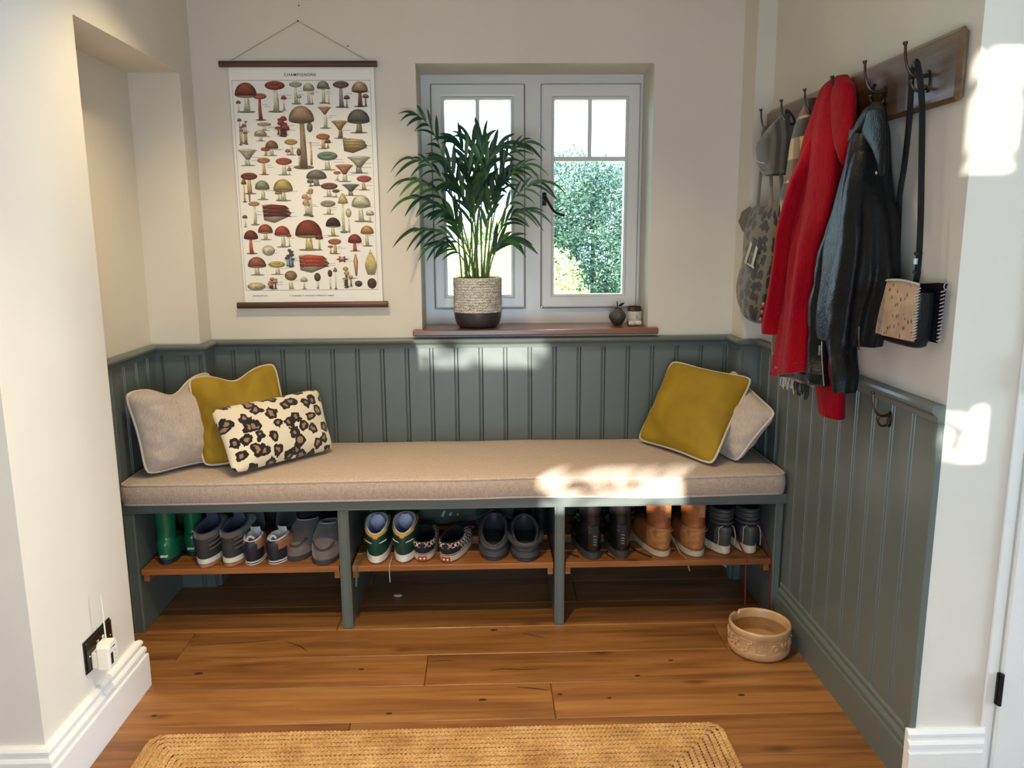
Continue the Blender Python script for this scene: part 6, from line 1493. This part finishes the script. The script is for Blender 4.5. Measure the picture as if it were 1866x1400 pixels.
# raised lettering round the side (read as far as the photograph shows it)
def ring_text(s, a0, step, size, z):
    for i, chh in enumerate(s):
        a = a0 + step * i
        if chh == ' ': continue
        text_mesh('raised_letter', chh, size, M['stone'], bowl, (0.1012 * math.cos(a), 0.1012 * math.sin(a), z), (PI / 2, 0, a + PI / 2), extrude=0.0034, bold=0.0006)
ring_text('DINNER', math.radians(206 - 5 * 19), math.radians(19), 0.040, 0.053)
ring_text('WATER', math.radians(306), math.radians(19), 0.040, 0.053)
# little bone relief and panel frames
def arc(a0, a1, z, name='panel_line', r=0.0014):
    MB().tube([(0.1012 * math.cos(a), 0.1012 * math.sin(a), z) for a in [a0 + (a1 - a0) * i / 40 for i in range(41)]], r, 5).build(name, M['stone'], bowl)
for a0, a1 in ((math.radians(95), math.radians(245)), (math.radians(264), math.radians(400))):
    for z in (0.034, 0.073): arc(a0, a1, z)
    for a in (a0, a1):
        MB().tube([(0.1012 * math.cos(a), 0.1012 * math.sin(a), z) for z in (0.034, 0.073)], 0.0014, 5).build('panel_line', M['stone'], bowl)
bo = math.radians(228)
bn = MB().tube([(0.1015 * math.cos(bo + q * 0.012), 0.1015 * math.sin(bo + q * 0.012), 0.043 + 0.0025 * q) for q in range(-3, 9)], 0.0028, 6).build('bone_relief', M['stone'], bowl)
for dz in (-3, 8):
    for e in (-1, 1):
        MB().sphere((0.1018 * math.cos(bo + dz * 0.012 + e * 0.045), 0.1018 * math.sin(bo + dz * 0.012 + e * 0.045), 0.043 + 0.0025 * dz + 0.002 * e), 0.0052, 10, 6, (0.8, 0.8, 0.8)).build('bone_knob', M['stone'], bn)
MB().tube(smooth_path([(0.1016 * math.cos(math.radians(a)), 0.1016 * math.sin(math.radians(a)), z) for a, z in ((274, 0.040), (275, 0.056), (279, 0.064), (285, 0.062), (289, 0.055), (284, 0.052), (281, 0.042))], 4), 0.0026, 6).build('dog_relief', M['stone'], bowl)
for i in range(4):
    a = math.radians(253 + 3 * (i % 2)); z = 0.042 + 0.006 * i
    MB().tube([(0.1006 * math.cos(a - 0.03), 0.1006 * math.sin(a - 0.03), z - 0.002), (0.1010 * math.cos(a + 0.02), 0.1010 * math.sin(a + 0.02), z + 0.002)], 0.0011, 5).build('maker_stamp', M['stone'], bowl)

# ------------------------------------------------------------------ socket and plug on the pier
SX, SYC, SZC = XL, -1.107, 0.272
sock = thing('wall_socket', 'bronze double wall socket low on the left pier', 'socket', (SX, SYC, SZC))
bev(MB().box(0, 0.004, -0.076, 0.076, -0.047, 0.047).build('backplate', M['blackplastic'], sock, smooth=False), 0.001)
bev(MB().box(0.004, 0.0095, -0.073, 0.073, -0.044, 0.044).build('faceplate', M['dark_bronze'], sock, smooth=False), 0.003)
for yy in (-0.014, 0.014):
    MB().box(0.0095, 0.0125, yy - 0.005, yy + 0.005, 0.014, 0.024, c=0.0012).build('switch', M['whiteplastic'], sock, smooth=False)
for yy in (-0.060, 0.060):
    MB().lathe([(0.0035, 0), (0.003, 0.0012)], 10).build('screw', M['chrome'], sock, loc=(0.0095, yy, 0.0)).rotation_euler = (0, PI / 2, 0)
for yy, z in ((0.032, -0.006), (0.042, -0.018), (0.022, -0.018)):
    MB().box(0.0093, 0.0099, yy - 0.003, yy + 0.003, z - 0.0012, z + 0.0012).build('socket_hole', M['blackplastic'], sock, smooth=False)
plug = thing('plug_in_timer', 'cream plug-in aerial unit with a thin upright wire in the wall socket', 'plug', (SX + 0.0097, -1.14, 0.262))
bev(MB().box(0.0, 0.018, -0.024, 0.024, -0.030, 0.018).build('plug_base', M['whiteplastic'], plug, smooth=False), 0.003)
pb = MB().loft([[(x, y * w, z * 1.0 + dz) for y, z in ((-0.026, -0.032), (0.026, -0.032), (0.026, 0.030), (0.019, 0.040), (-0.019, 0.040), (-0.026, 0.030))] for x, w, dz in ((0.016, 0.94, 0), (0.019, 1.0, 0), (0.046, 1.0, 0), (0.051, 0.9, 0))], True, True, True).build('housing', M['whiteplastic'], plug, smooth=False)
MB().box(0.0505, 0.0518, -0.017, -0.005, -0.020, 0.012).build('display', M['blackplastic'], pb, smooth=False)
MB().box(0.0505, 0.0512, -0.018, 0.018, 0.018, 0.033).build('label', M['white'], pb, smooth=False)
for q, (a, b_) in enumerate(((-0.012, -0.008), (-0.004, 0.010))):
    MB().box(0.0511, 0.0515, a, b_, 0.024, 0.0275).build('print', M['ink'], pb, smooth=False)
for z in (0.008, -0.004, -0.016):
    MB().box(0.0505, 0.0513, 0.006, 0.014, z, z + 0.0014).build('print', M['ink'], pb, smooth=False)
MB().tube([(0.03, 0.006, 0.036), (0.03, 0.006, 0.12), (0.0295, 0.005, 0.175)], [0.0022, 0.002, 0.0012], 8).build('aerial_wire', M['whiteplastic'], plug)

# ------------------------------------------------------------------ braided jute rug
def jute(name):
    t = NT(name)
    n1 = t.noise(t.coords((1, 1, 1)), 9, 4); n2 = t.noise(t.coords((1, 1, 1)), 160, 4)
    a = t.ramp(n1, [(0.3, lin((176, 126, 66))), (0.5, lin((202, 154, 92))), (0.72, lin((218, 178, 118)))])
    b = t.ramp(n2, [(0.3, (0.62, 0.58, 0.52)), (0.65, (1.05, 1.05, 1.05))])
    t.base(t.mix(1.0, a, b, 'MULTIPLY')); t.set(rough=0.95, sheen=0.2)
    t.bump(t.noise(t.coords(), 420, 3), 0.5, 0.003)
    return t.m
M['jute'] = jute('braided_jute')
rx0, rx1, ry0, ry1 = -0.962, 0.672, -2.25, -1.136
RG = ((rx0 + rx1) / 2, (ry0 + ry1) / 2, 0)
rug = thing('jute_rug', 'braided golden jute rug on the oak floor', 'rug', RG)
random.seed(3)
SP = 0.0185
nring = int((ry1 - ry0) / 2 / SP)
for k in range(nring):
    ins = SP * (k + 0.5)
    a, b_, c_, d_ = rx0 + ins - RG[0], rx1 - ins - RG[0], ry0 + ins - RG[1], ry1 - ins - RG[1]
    cr = max(0.004, 0.035 - ins * 0.5)
    corners = []
    for (cx, cy, a0) in ((b_ - cr, d_ - cr, 0), (a + cr, d_ - cr, PI / 2), (a + cr, c_ + cr, PI), (b_ - cr, c_ + cr, 1.5 * PI)):
        corners.append([Vector((cx + cr * math.cos(a0 + PI / 2 * i / 4), cy + cr * math.sin(a0 + PI / 2 * i / 4), 0)) for i in range(5)])
    poly_ = [p for c in corners for p in c]
    fine = k < 15
    step = 0.006 if fine else 0.02
    path = []
    for i in range(len(poly_)):
        p, q = poly_[i], poly_[(i + 1) % len(poly_)]
        m_ = max(1, int((q - p).length / step))
        for s in range(m_): path.append(p.lerp(q, s / m_))
    N = len(path)
    tang = [(path[(i + 1) % N] - path[i - 1]).normalized() for i in range(N)]
    side = [Vector((-t.y, t.x, 0)) for t in tang]
    wob = [0.0022 * noise.noise(p * 6 + Vector((0, 0, k))) for p in path]
    mb = MB()
    if fine:
        turns = max(3, round(N * step / 0.034)); w = 2 * PI * turns / N
        for strand in range(3):
            ph = 2 * PI * strand / 3
            pts = [path[i] + side[i] * (0.0058 * math.sin(w * i + ph) + wob[i]) + Vector((0, 0, 0.0068 + 0.0026 * math.sin(2 * (w * i + ph)))) for i in range(N)]
            mb.tube(pts, [0.0046 + 0.0008 * noise.noise(p * 40) for p in pts], 5, closed=True, flat=0.8, upv=(0, 0, 1))
    else:
        pts = [path[i] + side[i] * wob[i] + Vector((0, 0, 0.0065)) for i in range(N)]
        mb.tube(pts, [0.0094 + 0.0012 * math.sin(i * 1.9) for i in range(N)], 6, closed=True, flat=0.66, upv=(0, 0, 1))
    o = mb.build('braid_row', M['jute'], rug, angle=80)
    o['kind'] = 'stuff'
